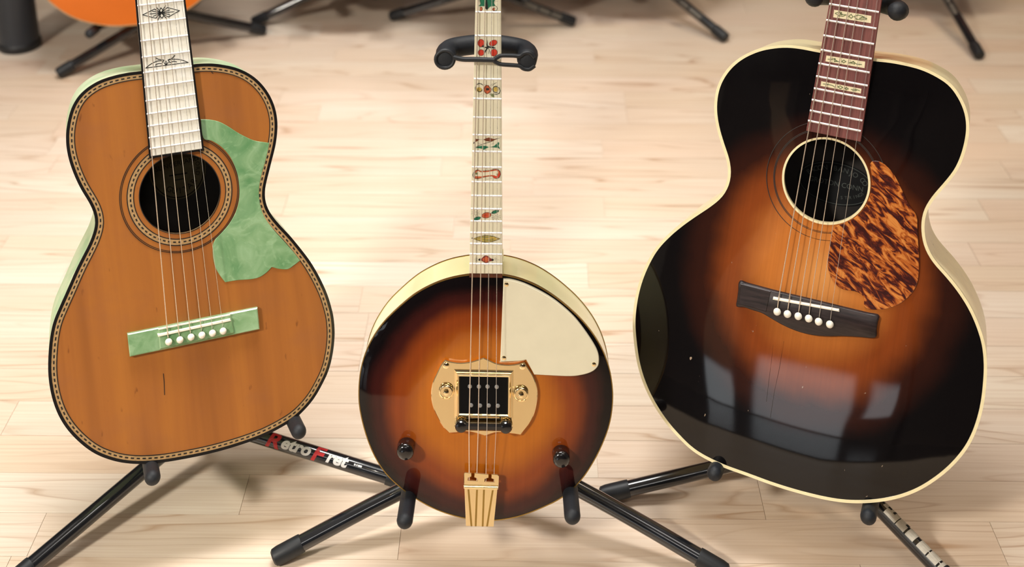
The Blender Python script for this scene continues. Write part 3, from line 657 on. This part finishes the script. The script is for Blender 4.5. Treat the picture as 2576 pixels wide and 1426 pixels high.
pg = obj('pickguard', prism(I.loop(soft(PGM, [0, 15, 17, 19]), .006), .001, .0062, .0007), 'ivory_plastic', I.root, smooth=False)
for x, y in ((1273.8, 716), (1267.7, 901), (1494, 917)):
    sc = obj('screw', lathe(I.uv(x, y, .0068), [(.0026, 0), (.0024, .0006), (.0012, .0010)], 16, .0060), 'gold', pg)
GP = [(1119.7,905),(1132.6,909.8),(1156.8,913),(1182.6,910.6),(1202,905),(1216.5,900),(1231,906.6),(1250.3,914.7),(1274.5,918),(1298.7,916.3),(1319.7,911.5),(1329.4,926.8),(1340.6,944.5),(1348.7,965.5),(1352.3,989.7),(1350.3,1013.9),(1343.9,1041.3),(1332.6,1065.5),(1310,1094.5),(1289,1091.3),(1250.3,1088),(1219.7,1097),(1197,1089.7),(1173,1085.6),(1150.3,1088),(1129.4,1089.7),(1113.2,1072),(1097,1043),(1087.4,1017),(1084.5,989.7),(1088.2,963.9),(1098.7,939.7),(1108.4,920)]
pl = obj('mounting_plate', prism(I.loop(soft(GP, [0, 5, 10, 18, 21, 25]), .008), .001, .0082, .0009), 'gold', I.root, angle=30)
po = ccw(I.loop([(1142.3,930),(1292,933),(1290.6,1055),(1142.3,1051.8)], .010)); 
obj('pickup_ring', ring_profile(po, [(0, .008), (.0004, .0092), (.0024, .0098), (.0030, .0128), (.0042, .0142), (.0054, .0138), (.0066, .0118), (.0068, .008)]), 'gold', pl, smooth=False)
pk = obj('pickup', prism(I.loop([(1156,945.5),(1281,948),(1279.5,1048.5),(1154.5,1042)], .0125), .007, .0122, .0006), 'pickup_black', I.root, smooth=False)
for x, y in ((1182,972.3),(1204.7,972.7),(1226.5,972.7),(1249.5,973.5),(1185,1019.5),(1207.6,1020.3),(1229.4,1020.3),(1252.3,1021)):
    obj('pole_piece', lathe(I.uv(x, y, .0128), [(.0023, 0), (.0023, .0005), (.0018, .0008)], 14, .0121), 'pole_grey', pk)
for x, y in ((1122, 991.3), (1310.8, 997.7)):
    c = I.uv(x, y-3, .014)
    obj('thumb_screw', lathe(c, [(.0078, 0), (.0082, .001), (.0082, .0035), (.0074, .0045), (.0064, .0048), (.0062, .0040), (.0030, .0040), (.0028, .0062), (.0010, .0068)], 28, .0082), 'gold', pl)
for x, y in ((1121.8, 920.3), (1314.8, 922.7)):
    obj('screw', lathe(I.uv(x, y, .0095), [(.0036, 0), (.0034, .0008), (.0018, .0016)], 18, .0081), 'gold', pl)
    
bz = .0082
b0, b1 = I.uv(1160, 1074, .017), I.uv(1272.5, 1076.5, .017)
br = obj('bridge', prism([(b0[0], b0[1]-.0038), (b1[0], b1[1]-.0038), (b1[0], b1[1]+.0038), (b0[0], b0[1]+.0038)], bz+.005, bz+.0105, .002), 'knob_black', I.root, smooth=False)
for c in (b0, b1):
    obj('post_wheel', lathe((c[0], c[1]-.0012), [(.0070, 0), (.0076, .0008), (.0076, .0030), (.0070, .0036)], 26, bz), 'gold', br)
    obj('bridge_post', lathe(c, [(.0064, 0), (.0066, .001), (.0066, .0052), (.0056, .0066), (.003, .0072)], 26, bz+.0036), 'knob_black', br)
    obj('post_screw', lathe((c[0], c[1]-.0036), [(.0013, 0), (.0013, .0010), (.0006, .0014)], 12, bz+.0086), 'gold', br)
TP = [(1166.8,1191.5),(1169.8,1188.5),(1185.3,1189.7),(1186,1199),(1178,1201.6),(1177,1208),(1201.4,1209.4),(1200.8,1204),(1193,1201),(1193.7,1189.7),(1228.8,1193),(1228.8,1202),(1220,1205),(1219.3,1211),(1243.7,1212.3),(1243,1206.4),(1236,1203.4),(1236.6,1192.7),(1252,1193.8),(1255,1197.4),(1253.9,1223.7),(1250.9,1232),(1241.4,1325),(1172.2,1323.2),(1168.6,1229.6),(1167.2,1222.5)]
tz = .0135
tp = obj('tailpiece', prism(I.loop(TP, tz), tz-.0018, tz, .0004), 'gold', I.root, smooth=False)
ba, bb = I.uv(1167, 1225, tz+.001), I.uv(1253, 1227, tz+.001)
obj('string_bar', tube([(*ba, tz+.0006), (*bb, tz+.0006)], .0018, 12), 'gold', tp)
for a, b in (((1178.5,1231),(1186,1323.5)), ((1200,1232),(1196.6,1323.5)), ((1217.5,1232),(1214.2,1324)), ((1239.6,1233),(1225.3,1324))):
    p, q = I.uv(*a, tz), I.uv(*b, tz)
    obj('slot', prism([(p[0]-.001, p[1]), (q[0]-.001, q[1]), (q[0]+.001, q[1]), (p[0]+.001, p[1])], tz-.0012, tz+.00015), 'gold_dark', tp, smooth=False)
fl = I.loop([(1172.2,1318),(1241.4,1320),(1241.4,1325),(1172.2,1323.2)], tz)
obj('tailpiece_foot', prism(fl, -.012, tz-.0006), 'gold', tp, smooth=False)
for x, y in ((1020, 1133), (1412, 1152)):
    c = I.uv(x, y+2, .016)
    obj('control_knob', lathe(c, [(.0098, 0), (.0098, .003), (.0092, .0075), (.0094, .0085), (.0094, .0135), (.0085, .0155), (.006, .0170), (.002, .0174)], 32, .0036), 'knob_black', I.root)
ys = [33,90.6,146,198.6,248,295,338,380,419.7,457,492,524.8,557,586,613.6,640.6,665]
lx = lambda y: 1195.5+(y-33)/(665-33)*(1180.5-1195.5); rx = lambda y: 1260.8+(y-33)/(665-33)*(1264-1260.8)
MF = [((lx(y), y), (rx(y), y)) for y in ys]
vf, XL, XR, fb, vn = neck_and_frets(I, ((lx(33), 33), (lx(665), 665)), ((rx(33), 33), (rx(665), 665)), MF, 3, ((lx(688), 688), (rx(688), 689)), .0125, .0055, 'ivory_plastic', 'mahogany', I.uv(1222, 688)[1]-.002, None, fret_w=.0024, neck_deep=.017)
obj('neck_heel', prism([(XL(0)*0+I.uv(1182, 690)[0], I.uv(1182, 690)[1]-.004), (I.uv(1268, 690)[0], I.uv(1268, 690)[1]-.004), (I.uv(1266, 640)[0], I.uv(1266, 660)[1]), (I.uv(1184, 660)[0], I.uv(1184, 660)[1])], -.045, -.0008, .002), 'rim_cream', I.root, smooth=False)
# painted fret-marker ornaments
hp = .0128
def paint(name, shapes, crp):
    """flat painted ornament: list of (material, polygon in crop pixels, layer)"""
    mats = []; V, Fc, ix = [], [], []
    for m, poly, lay in shapes:
        if m not in mats: mats.append(m)
        q = [I.uv(crp[0]+x/crp[2], crp[1]+y/crp[2], hp) for x, y in poly]; k = len(V)
        q = ccw(q); V += [(a, b, hp+lay*.00006) for a, b in q]; Fc.append(tuple(range(k, k+len(q)))); ix.append(mats.index(m))
    obj(name, (V, Fc), None, fb, smooth=False, mats=mats, idx=ix)
def ell(cx, cy, rx_, ry_, a=0, n=20):
    ca, sa = math.cos(math.radians(a)), math.sin(math.radians(a))
    return [(cx+rx_*math.cos(t)*ca-ry_*math.sin(t)*sa, cy+rx_*math.cos(t)*sa+ry_*math.sin(t)*ca) for t in [2*math.pi*i/n for i in range(n)]]
def stroke_poly(pts, w):
    L = [Vector(p) for p in pts]; a, b = [], []
    for i, p in enumerate(L):
        d = (L[min(i+1, len(L)-1)]-L[max(i-1, 0)]).normalized(); m = Vector((-d.y, d.x)); ww = w*(1 if 0 < i < len(L)-1 else .4)
        a.append(tuple(p+m*ww/2)); b.append(tuple(p-m*ww/2))
    return a+b[::-1]
K, G_, Rd = 'art_black', 'art_green', 'art_red'
paint('inlay', [(G_, [(300,-60),(700,-60),(640,60),(680,130),(560,150),(490,225),(455,190),(430,140),(300,135),(350,90),(330,0)], 0), (K, [(455,190),(490,225),(520,180),(500,60),(480,-60),(460,60)], 1), ('art_orange', ell(362, 200, 26, 44), 0), ('art_orange', ell(640, 208, 28, 32), 0),
    (K, stroke_poly([(330,155),(372,158),(388,200),(370,245),(310,245)], 10), 1), (K, stroke_poly([(640,125),(700,140),(725,190),(700,240),(650,245),(615,215),(640,180),(680,180)], 10), 1)]+[(K, stroke_poly(l, 9), 1) for l in ([(620,60),(680,55)],[(620,20),(745,32)],[(300,45),(350,30)],[(290,10),(340,0)])], (1170, 0, 8.917))
paint('inlay', [(K, ell(358, 968, 76, 92), 0), (Rd, ell(358, 968, 68, 84), 1), (K, ell(630, 965, 96, 66, -25), 0), (Rd, ell(632, 962, 88, 58, -25), 1), (K, ell(358, 1180, 72, 74), 0), (Rd, ell(358, 1180, 64, 66), 1), (K, ell(645, 1180, 80, 86, 30), 0), (Rd, ell(645, 1180, 72, 78, 30), 1),
    (K, [(360,1050),(405,1000),(425,1050),(490,1050),(470,950),(505,1020),(560,1040),(640,1050),(700,1080),(600,1085),(530,1070),(490,1110),(440,1200),(440,1140),(480,1085),(430,1065)], 2), (K, stroke_poly([(495,900),(500,960),(505,1020)], 14), 2), (K, stroke_poly([(520,1210),(545,1130),(520,1080)], 12), 2)], (1170, 0, 8.917))
def spiral(cx, cy, r0, r1, a0, a1, n=18): return [(cx+(r0+(r1-r0)*i/n)*math.cos(math.radians(a0+(a1-a0)*i/n)), cy+(r0+(r1-r0)*i/n)*math.sin(math.radians(a0+(a1-a0)*i/n))) for i in range(n+1)]
paint('inlay', [('art_gold', ell(455, 460, 88, 78), 0), (K, stroke_poly(spiral(455, 455, 40, 100, 200, 0), 22), 1), (K, stroke_poly([(335,490),(330,400),(370,300),(460,255),(540,280),(600,325)], 24), 1), ('art_gold', ell(1005, 450, 82, 82), 0), (K, stroke_poly(spiral(1010, 450, 110, 100, 60, 300), 22), 1), (K, stroke_poly([(1020,370),(1110,400),(1145,500),(1110,580),(1020,620),(900,590)], 24), 1),
    ('art_brown', [(640,345),(700,310),(770,320),(800,380),(865,430),(850,520),(790,570),(720,605),(650,570),(612,500),(620,400)], 0), ('art_orange', [(655,365),(705,335),(755,340),(780,395),(835,440),(820,510),(770,550),(720,580),(665,550),(635,500),(645,410)], 1), (K, ell(735, 445, 55, 40), 2)]+[(K, stroke_poly(l, 12), 1) for l in ([(820,340),(900,260)],[(870,340),(960,260),(1040,225)],[(480,640),(570,590)],[(550,660),(640,600)],[(625,280),(680,330)])]+[('art_olive', [(790,600),(850,580),(940,620),(950,710),(880,690),(830,650)], 0)], (1170, 190, 12.967))
paint('inlay', [('art_brown', [(260,190),(370,215),(300,260),(262,280)], 0), ('art_brown', [(465,215),(530,185),(608,160),(680,185),(740,200),(870,180),(760,225),(650,265),(540,255)], 0), (K, stroke_poly([(330,210),(465,215)], 10), 1), (K, stroke_poly([(740,205),(890,175)], 16), 1), (G_, [(260,432),(330,390),(440,370),(540,380),(610,408),(520,450),(480,478),(430,450),(350,435)], 0), (G_, [(640,410),(740,380),(860,275),(875,320),(850,370),(885,430),(880,460),(840,425),(740,415)], 0),
    (K, stroke_poly([(610,408),(650,408)], 12), 1), (K, stroke_poly([(230,430),(340,370),(470,325),(620,280),(740,240)], 12), 0), (K, stroke_poly([(320,325),(410,305)], 9), 0), (K, stroke_poly([(650,340),(740,310)], 9), 0), (K, ell(230, 295, 14, 30, 25), 0)], (1170, 330, 10.183))
ub = [(250,1045),(265,1000),(320,980),(400,1015),(500,1010),(620,1000),(760,965),(840,970),(900,1030),(915,1110),(880,1190),(810,1222),(740,1205),(690,1155),(600,1160),(450,1190),(330,1225),(250,1215)]
paint('inlay', [(K, ub, 0), ('art_orange', [(x+(575-x)*.04, y+(1095-y)*.09) for x, y in ub], 1), (Rd, [(830,1190),(905,1110),(895,1040),(860,1100),(800,1160),(720,1150),(740,1195)], 2), ('ivory_plastic', [(300,1040),(330,1015),(400,1050),(560,1045),(700,1022),(800,1005),(850,1035),(835,1100),(800,1150),(740,1125),(660,1120),(520,1140),(400,1155),(260,1150),(262,1100)], 3), (K, stroke_poly([(215,1190),(195,1120),(220,1045)], 18), 1), ('art_olive', ell(290, 1085, 34, 26), 4), ('art_olive', ell(820, 1100, 16, 22), 4), (K, stroke_poly([(550,1235),(690,1205)], 10), 1), (K, stroke_poly([(540,960),(600,985)], 12), 1)], (1170, 330, 10.183))
burstl = lambda cx, cy: [stroke_poly([(cx+18*math.cos(a), cy+18*math.sin(a)), (cx+70*math.cos(a)*1.3, cy+62*math.sin(a))], 9) for a in [math.pi*2*i/9+.2 for i in range(9)]]
paint('inlay', [(K, ell(404, 236, 92, 56, -10), 0), ('art_orange', ell(404, 236, 84, 49, -10), 1), ('art_red', ell(395, 240, 30, 22), 2), (K, ell(568, 172, 74, 30, -18), 0), (G_, ell(568, 172, 66, 23, -18), 1), (K, ell(230, 296, 66, 32, -15), 0), (G_, ell(230, 296, 60, 26, -15), 1), (K, stroke_poly([(285,280),(315,260)], 10), 1), (K, stroke_poly([(480,205),(510,195)], 12), 1)]+[(K, s, 0) for s in burstl(200, 200)+burstl(585, 272)], (1170, 510, 7.508))
lens = lambda x0, x1, cy, h: [(x0+(x1-x0)*i/14, cy-h*math.sin(math.pi*i/14)) for i in range(15)]+[(x1-(x1-x0)*i/14, cy+h*math.sin(math.pi*i/14)) for i in range(1, 14)]
paint('inlay', [(K, lens(150, 668, 680, 68), 0), ('art_gold', lens(165, 650, 680, 59), 1)]+[('art_olive', stroke_poly(l, 12), 2) for l in ([(190,690),(300,660),(420,655),(520,635)],[(240,710),(360,690),(470,700),(560,680)],[(300,725),(430,715),(560,705)],[(260,650),(380,635),(470,640)])]+[(K, [(118,668),(142,650),(142,685)], 0)], (1170, 510, 7.508))
paint('inlay', [('art_wine', [(250,1080),(270,1050),(310,1055),(345,1015),(395,995),(450,1015),(480,1050),(520,1060),(540,1080),(515,1100),(470,1105),(440,1125),(395,1138),(350,1120),(310,1095),(265,1092)], 0), ('art_orange', [(330,1060),(395,1010),(455,1050),(450,1100),(395,1125),(340,1100)], 1), (K, ell(270, 1076, 22, 20), 1), (K, ell(520, 1078, 22, 18), 1)]+[(K, stroke_poly(l, 8), 0) for l in ([(180,1050),(230,1070)],[(170,1078),(228,1082)],[(185,1110),(235,1090)],[(200,1035),(235,1060)],[(560,1075),(650,1080)],[(555,1065),(610,1045)],[(560,1088),(600,1115)],[(555,1055),(580,1035)])], (1170, 510, 7.508))
TB = [(1180.5,1192),(1199.7,1193),(1222.5,1194),(1242.5,1196)]; SBm = [(1180,1077),(1203,1077),(1224.8,1078),(1248,1078)]; STm = [(1201.4,60),(1219.3,60),(1236.7,60),(1252.4,60)]
for i in range(4):
    p = I.uv(*TB[i], tz-.002); a = I.uv(*SBm[i], .0195); b = I.uv(*STm[i], .0142); t = (vn-a[1])/(b[1]-a[1]); q = I.uv(TB[i][0], 1212, tz)
    string(I, [(*q, tz-.001), (*p, tz-.001), (a[0], a[1], .0195), (a[0]+(b[0]-a[0])*t, vn, .0145)], (.0006, .0005, .0003, .00024)[i], 'string_bronze' if i < 2 else 'string_steel')

# ================================================================== stands
def wrap_text(parts, A, Bv, r, up, x0, scale_y=1.0):
    """lay 2-D text on a tube that runs from A towards B; up: direction the letters' middle faces"""
    ax = (Bv-A).normalized(); upn = (up-ax*up.dot(ax)).normalized(); sd = upn.cross(ax)*1.0
    out = []
    for V, Fc in parts:
        P = []
        for x, y in V:
            a = y*scale_y/r; P.append(A+ax*(x0+x)+upn*(r*math.cos(a))+(-sd)*(-r*math.sin(a))*1.0)
        out.append((P, Fc))
    return join(*out)
def tri_legs(root, hub, feet, r=.0095, cap_r=.0106, bend=0.0):
    legs = []
    for f in feet:
        F3 = Vector((f.x, f.y, cap_r)); d = (F3-hub); mid = hub+d*.55+Vector((0, 0, bend))
        path = bez([hub, mid, F3], 6)
        lg = obj('leg', tube(path, r, 18), 'tube_black', root); legs.append((lg, hub, F3))
        e = (F3-path[-3]).normalized(); obj('foot_cap', tube([F3-e*.030, F3-e*.027, F3-e*.002, F3+e*.004, F3+e*.006], [cap_r*.98, cap_r, cap_r, cap_r*.92, cap_r*.7], 18), 'rubber_cap', lg)
    obj('hub', tube([hub+Vector((0, 0, -.03)), hub+Vector((0, 0, -.026)), hub+Vector((0, 0, .03)), hub+Vector((0, 0, .034))], [.014, .017, .017, .014], 20), 'rubber_cap', root)
    return legs
def arm_set(root, I, tips, back_n, hub, r=.0088):
    """two padded cradle arms along the face normal and the bar that carries them"""
    ends = []
    for (px, py, nt) in tips:
        u, v = I.uv(px, py, nt); a = I.W(u, v, back_n); b = I.W(u, v, nt-r*.2)
        obj('cradle_arm', round_tube([a, a.lerp(b, .5), b], r, 20), 'foam_black', root); ends.append(a)
    k = hub+Vector((0, 0, .035)); m = (ends[0]+ends[1])/2
    obj('cradle_bar', tube(bez([ends[0], ends[0].lerp(k, .5)+(I.W(0, 0, -.01)-I.W(0, 0, 0)), k, ends[1].lerp(k, .5)+(I.W(0, 0, -.01)-I.W(0, 0, 0)), ends[1]], 5), .0065, 12), 'tube_black', root)
def new_stand(label, base):
    t = bpy.data.objects.new('guitar_stand', None); COL.objects.link(t); t.empty_display_size = .05
    tag(t, label, 'guitar stand', 'tubular instrument stands on the shop floor'); return t
def hub_at(px, py, z=.10): return on_floor(px, py, z)

# --- left stand
st = new_stand('black tripod stand with red and white lettered leg under the parlor guitar', None); HB = hub_at(513, 1054, .072)
legs = tri_legs(st, HB, [on_floor(24, 1489), on_floor(1032, 1232), HB+Vector((-.06, .27, 0))])
arm_set(st, LGI, [(384, 1202, .028), (752, 1086, .028)], -.125, HB)
up_a, up_b = LGI.W(*LGI.uv(392, -160, 0), -.112), LGI.W(*LGI.uv(392, -160, 0), -.046); obj('upright', tube([HB, up_a], .0085, 16), 'tube_black', st); obj('yoke_bracket', tube([up_a, up_b], .007, 12), 'tube_black', st)
y3 = lambda I, u, v, n: I.W(u, v, n)
def yoke(root, I, uc, vc, half, back, front, r=.0095, tipdrop=0.0):
    pts = [(uc-half, vc-tipdrop, front), (uc-half*1.02, vc-tipdrop*.6, front-.022), (uc-half*.86, vc, back+.008), (uc-half*.45, vc+.002, back), (uc, vc+.003, back-.002), (uc+half*.45, vc+.002, back), (uc+half*.86, vc, back+.008), (uc+half*1.02, vc-tipdrop*.6, front-.022), (uc+half, vc-tipdrop, front)]
    return obj('neck_yoke', round_tube(bez([I.W(*p) for p in pts], 5), r, 18, both=True), 'foam_black', root)
u0, v0 = LGI.uv(390, -160); yoke(st, LGI, u0, v0, .044, -.045, .012)
def patch(x0, x1, y0, y1, n=5):
    V = [(x0+(x1-x0)*i/n, y0+(y1-y0)*j/n) for j in range(n+1) for i in range(n+1)]; Fc = [(j*(n+1)+i, j*(n+1)+i+1, (j+1)*(n+1)+i+1, (j+1)*(n+1)+i) for j in range(n) for i in range(n)]; return V, Fc
# lettering wrapped round the right-hand front leg
lg, A_, B_ = legs[1]; axd = (B_-A_).normalized(); view = (Vector(C_)-(A_+B_)/2).normalized()
R0 = .0098
def leg_point(px, py):
    r = Vector(ray(px, py)); o = Vector(C_); n = r.cross(axd).cross(r); 
    w0 = o-A_; a = r.dot(r); b = r.dot(axd); c = 1.0; d = r.dot(w0); e_ = axd.dot(w0); return (a*e_-b*d)/(a*c-b*b)
s_ = [leg_point(672, 1100), leg_point(886, 1160)]; span = s_[1]-s_[0]
face_dir = (view+Vector((0, 0, .25))).normalized()
def lettering(items, total):
    x = 0.0; res = []
    for txt, size, mat, dy in items:
        V, Fc, wd = text2d(txt, size, .0008, .25, 2); res.append((mat, [(x+p, q-size*.34+dy) for p, q in V], Fc)); x += wd+.0006
    k = total/x; return [(m, [(p*k, q) for p, q in V], Fc) for m, V, Fc in res]
for m, V, Fc in lettering([('R', .028, 'red_print', -.001), ('etro', .0205, 'white_print', .0002), ('F', .028, 'red_print', -.001), ('ret', .0205, 'white_print', .0002)], span*.98):
    obj('leg_lettering', wrap_text([(V, Fc)], A_, B_, R0, face_dir, s_[0]), m, lg, smooth=False)

for k, (a, b) in enumerate(((.002, .004), (.005, .0062), (.007, .012))):
    obj('leg_print', wrap_text([patch(a, b, -.0012, .0010, 3)], A_, B_, R0, face_dir, s_[1]+.002), 'white_print', lg, smooth=False)

# --- middle stand
st = new_stand('black tripod stand holding the round-bodied guitar, rubber strap across its neck', None); HB = hub_at(1249, 1117, .085)
tri_legs(st, HB, [on_floor(700, 1416), on_floor(1816, 1453), HB+Vector((.0, .27, 0))], bend=.003)
arm_set(st, MGI, [(1018, 1311, .047), (1440, 1300, .047)], -.092, HB)
u0, v0 = MGI.uv(1226, 138, -.02); obj('upright', tube([HB, MGI.W(u0, v0, -.048)], .0085, 16), 'tube_black', st)
ul, vl = MGI.uv(1121, 149, .02); ur, vr = MGI.uv(1326, 153, .02); half = (ur-ul)/2; uc = (ul+ur)/2; vc = (vl+vr)/2
yk = yoke(st, MGI, uc, vc+.004, half, -.036, .008, .0112, .004)
nz = .022
def W2(px, py, n=nz): return MGI.W(*MGI.uv(px, py, n), n)
for px, py in ((1119, 150), (1328, 155)):
    c = MGI.uv(px, py, .02)
    o = obj('end_cap', ([tuple(MGI.W(x, y, z)) for x, y, z in lathe(c, [(.0086, 0), (.0092, .002), (.0092, .008), (.0080, .0100), (.004, .0106)], 24, .012)[0]], lathe(c, [(.0086, 0), (.0092, .002), (.0092, .008), (.0080, .0100), (.004, .0106)], 24, .012)[1]), 'foam_black', yk)
def loopring(px, py, rx_, ry_, n=24): return [W2(px+rx_*math.cos(2*math.pi*i/n), py+ry_*math.sin(2*math.pi*i/n)) for i in range(n+1)]
obj('strap', join(tube(loopring(1119, 149, 23, 22), .0021, 10, False), tube(bez([W2(1140, 144), W2(1165, 149), W2(1200, 149.5), W2(1244, 151)], 5), .0028, 10),
    tube(bez([W2(1240, 151), W2(1252, 144), W2(1262, 140), W2(1290, 140), W2(1308, 141), W2(1318, 134), W2(1332, 133), W2(1345, 145)], 5), .0023, 10),
    tube(bez([W2(1240, 151), W2(1250, 158), W2(1262, 162), W2(1290, 164), W2(1307, 166), W2(1318, 173), W2(1332, 174), W2(1345, 165)], 5), .0023, 10)), 'rubber_cap', yk)

# --- right stand
st = new_stand('black tripod stand with white stickers on one leg, under the black guitar', None); HB = hub_at(2056, 1115, .060)
legs = tri_legs(st, HB, [on_floor(1522, 1260), on_floor(2420, 1512), HB+Vector((.05, .27, 0))])
arm_set(st, RGI, [(1797, 1191, .014), (2184, 1301, .014)], -.14, HB)
u0, v0 = RGI.uv(2150, -22, -.02); up_a, up_b = RGI.W(u0, v0, -.128), RGI.W(u0, v0, -.05); obj('upright', tube([HB, up_a], .0085, 16), 'tube_black', st); obj('yoke_bracket', tube([up_a, up_b], .007, 12), 'tube_black', st)
ul, vl = RGI.uv(2046, 0, .012); ur, vr = RGI.uv(2256, 28, .012); 
yk = yoke(st, RGI, (ul+ur)/2, (vl+vr)/2+.003, (ur-ul)/2, -.046, .006, .0108, .002)
lg, A_, B_ = legs[1]; axd = (B_-A_).normalized(); view = (Vector(C_)-B_).normalized(); fd = (view+Vector((.55, .1, .1))).normalized()
sx = leg_point(2216, 1284)
sg = leg_point(2330, 1405)-sx; u1 = sg/6.0
for a, b, y0, y1 in ((0, .5, .000, .009), (.5, 1.95, -.006, .010), (2.05, 3.1, -.006, .010), (3.3, 4.3, -.006, .010), (4.75, 5.9, -.006, .010), (6.05, 7.2, -.006, .010), (7.4, 8.6, -.006, .010)):
    obj('sticker', wrap_text([patch(a*u1, b*u1, y0, y1)], A_, B_, R0, fd, sx), 'sticker_white', lg, smooth=False)
for a, b, y0, y1 in ((.45, .85, .003, .007), (1.15, 1.4, .002, .010), (2.75, 3.1, .003, .010)):
    obj('sticker_print', wrap_text([patch(a*u1, b*u1, y0, y1, 3)], A_, B_, R0+.0003, fd, sx), 'art_black', lg, smooth=False)

# ================================================================== back row: stands and guitars behind
def sym_outline(Wd, Ln, n=160):
    """half-outline of a generic guitar, mirrored"""
    h = [(0, 0), (.30, .012), (.62, .07), (.90, .20), (1.0, .33), (.93, .46), (.74, .575), (.64, .65), (.66, .74), (.74, .83), (.72, .92), (.52, .98), (.18, 1.0)]
    P = [(x*Wd/2, y*Ln) for x, y in h]+[(-x*Wd/2, y*Ln) for x, y in h[:0:-1]]
    return closed(P, n, 2)
plain('orange_finish', srgb(206, 104, 28), .25, coat=1, var=.06, scale=6)
plain('brown_finish', srgb(158, 84, 30), .25, coat=1, var=.1, scale=6)
def back_guitar(bottom, yaw, lean, label, mat, Wd=.40, Ln=.50):
    y, l = math.radians(yaw), math.radians(lean)
    n = Vector((math.sin(y)*math.cos(l), -math.cos(y)*math.cos(l), math.sin(l))); v = (Vector((0, 0, 1))-n*n.z).normalized(); u = v.cross(n)
    r = bpy.data.objects.new('acoustic_guitar', None); COL.objects.link(r); M = Matrix.Identity(4)
    for i in range(3): M[i][0], M[i][1], M[i][2], M[i][3] = u[i], v[i], n[i], bottom[i]
    r.matrix_world = M; tag(r, label, 'guitar', 'guitars in the back row')
    lp = sym_outline(Wd, Ln); hole = circ((0, Ln*.66), .05, 40)
    obj('soundboard', sheet(lp, hole, lambda P: np.zeros(len(P)), .03), mat, r, smooth=False)
    obj('side', wall_strip(lp, -.1, 0), mat, r); obj('back', ([(a, b, -.1) for a, b in lp], [tuple(range(len(lp)))[::-1]]), 'mahogany', r, smooth=False)
    obj('binding', ring(lp, offset(lp, .002), -.003, .0005), 'purfling_tan', r)
    obj('bridge', prism([(-.08, Ln*.30), (.08, Ln*.30), (.08, Ln*.36), (-.08, Ln*.36)], 0, .009, .002), 'ebony', r, smooth=False)
    obj('neck', join(prism([(-.028, Ln*.76), (.028, Ln*.76), (.022, Ln+.36), (-.022, Ln+.36)], 0, .007), prism([(-.026, Ln-.01), (.026, Ln-.01), (.022, Ln+.36), (-.022, Ln+.36)], -.02, 0), prism([(-.022, Ln+.36), (.022, Ln+.36), (.036, Ln+.5), (-.036, Ln+.5)], -.012, .004)), 'rosewood', r, smooth=False)
    return M
def back_stand(label, hub, feet, bottom=None, M=None, text=None):
    t = new_stand(label, None); t['group'] = 'stands in the back row'
    lgs = tri_legs(t, hub, feet, .0105, .0122); up = Vector((0, .16, .62)); obj('upright', tube([hub, hub+up], .009, 12), 'tube_black', t)
    if M is not None:
        for s in (-1, 1):
            a = M @ Vector((s*.085, -.006, -.13)); b = M @ Vector((s*.085, -.006, .03)); obj('cradle_arm', round_tube([a, b], .010, 14), 'foam_black', t)
        obj('cradle_bar', tube([M @ Vector((-.085, -.006, -.125)), hub+Vector((0, 0, .03)), M @ Vector((.085, -.006, -.125))], .007, 10), 'tube_black', t)
    if text is not None:
        lg, A, Bq = lgs[text]; vw = (Vector(C_)-Bq).normalized()
        for k, (a, b) in enumerate(((.10, .13), (.135, .16), (.165, .20))):
            obj('sticker', wrap_text([patch(a, b, -.004, .004, 4)], A, Bq, .0108, vw, 0), 'sticker_dim', lg, smooth=False)
    return t
def rear(hub): return hub+Vector((.0, .28, 0))
h1 = hub_at(411, 25); b1 = on_Y(338, 64, h1.y-.12); M1 = back_guitar(b1, 14, 20, 'glossy orange guitar in the back row, only its rounded bottom showing', 'orange_finish', .42, .5)
back_stand('blurred black stand in the back row under the orange guitar', h1, [on_floor(152, 196), on_floor(662, 88), rear(h1)], M=M1)
h2 = hub_at(860, -50); M2 = back_guitar(on_Y(850, -22, h2.y-.11), 0, 20, 'brown guitar in the back row just above the frame', 'brown_finish', .31, .46)
back_stand('blurred black stand leg in the back row, right of the orange guitar', h2, [on_floor(642, 66), on_floor(1085, -8), rear(h2)], M=M2)
h3 = hub_at(1216, -31); M3 = back_guitar(on_Y(1222, -14, h3.y-.11), 0, 20, 'brown guitar in the back row behind the tenor neck', 'brown_finish', .31, .46)
back_stand('blurred black stand straight behind the tenor neck, legs splayed both ways', h3, [on_floor(988, 52), on_floor(1440, 66), rear(h3)], M=M3, text=1)
h4 = hub_at(1610, -80); M4 = back_guitar(on_Y(1600, -60, h4.y-.11), 0, 20, 'brown guitar in the back row above the sunburst shoulder', 'brown_finish')
back_stand('blurred black stand leg behind the left shoulder of the sunburst guitar', h4, [on_floor(1822, 106), on_floor(1420, -60), rear(h4)], M=M4, text=0)
h5 = hub_at(2330, -95); M5 = back_guitar(on_Y(2330, -70, h5.y-.11), -10, 20, 'orange guitar in the back row at the right', 'orange_finish')
back_stand('blurred black stand leg at the far right of the back row', h5, [on_floor(2462, 150), on_floor(2140, -60), rear(h5)], M=M5, text=0)
pc = on_floor(50, 116)
pt = bpy.data.objects.new('floor_post', None); COL.objects.link(pt); pt.location = pc
tag(pt, 'thick dark round post standing on the floor in the top left corner', 'post')
obj('shaft', lathe((0, 0), [(.043, .01), (.042, .2), (.040, .9)], 32), 'post_black', pt); obj('base_rim', lathe((0, 0), [(.044, 0), (.046, .003), (.046, .014), (.043, .018)], 32), 'rubber_cap', pt)
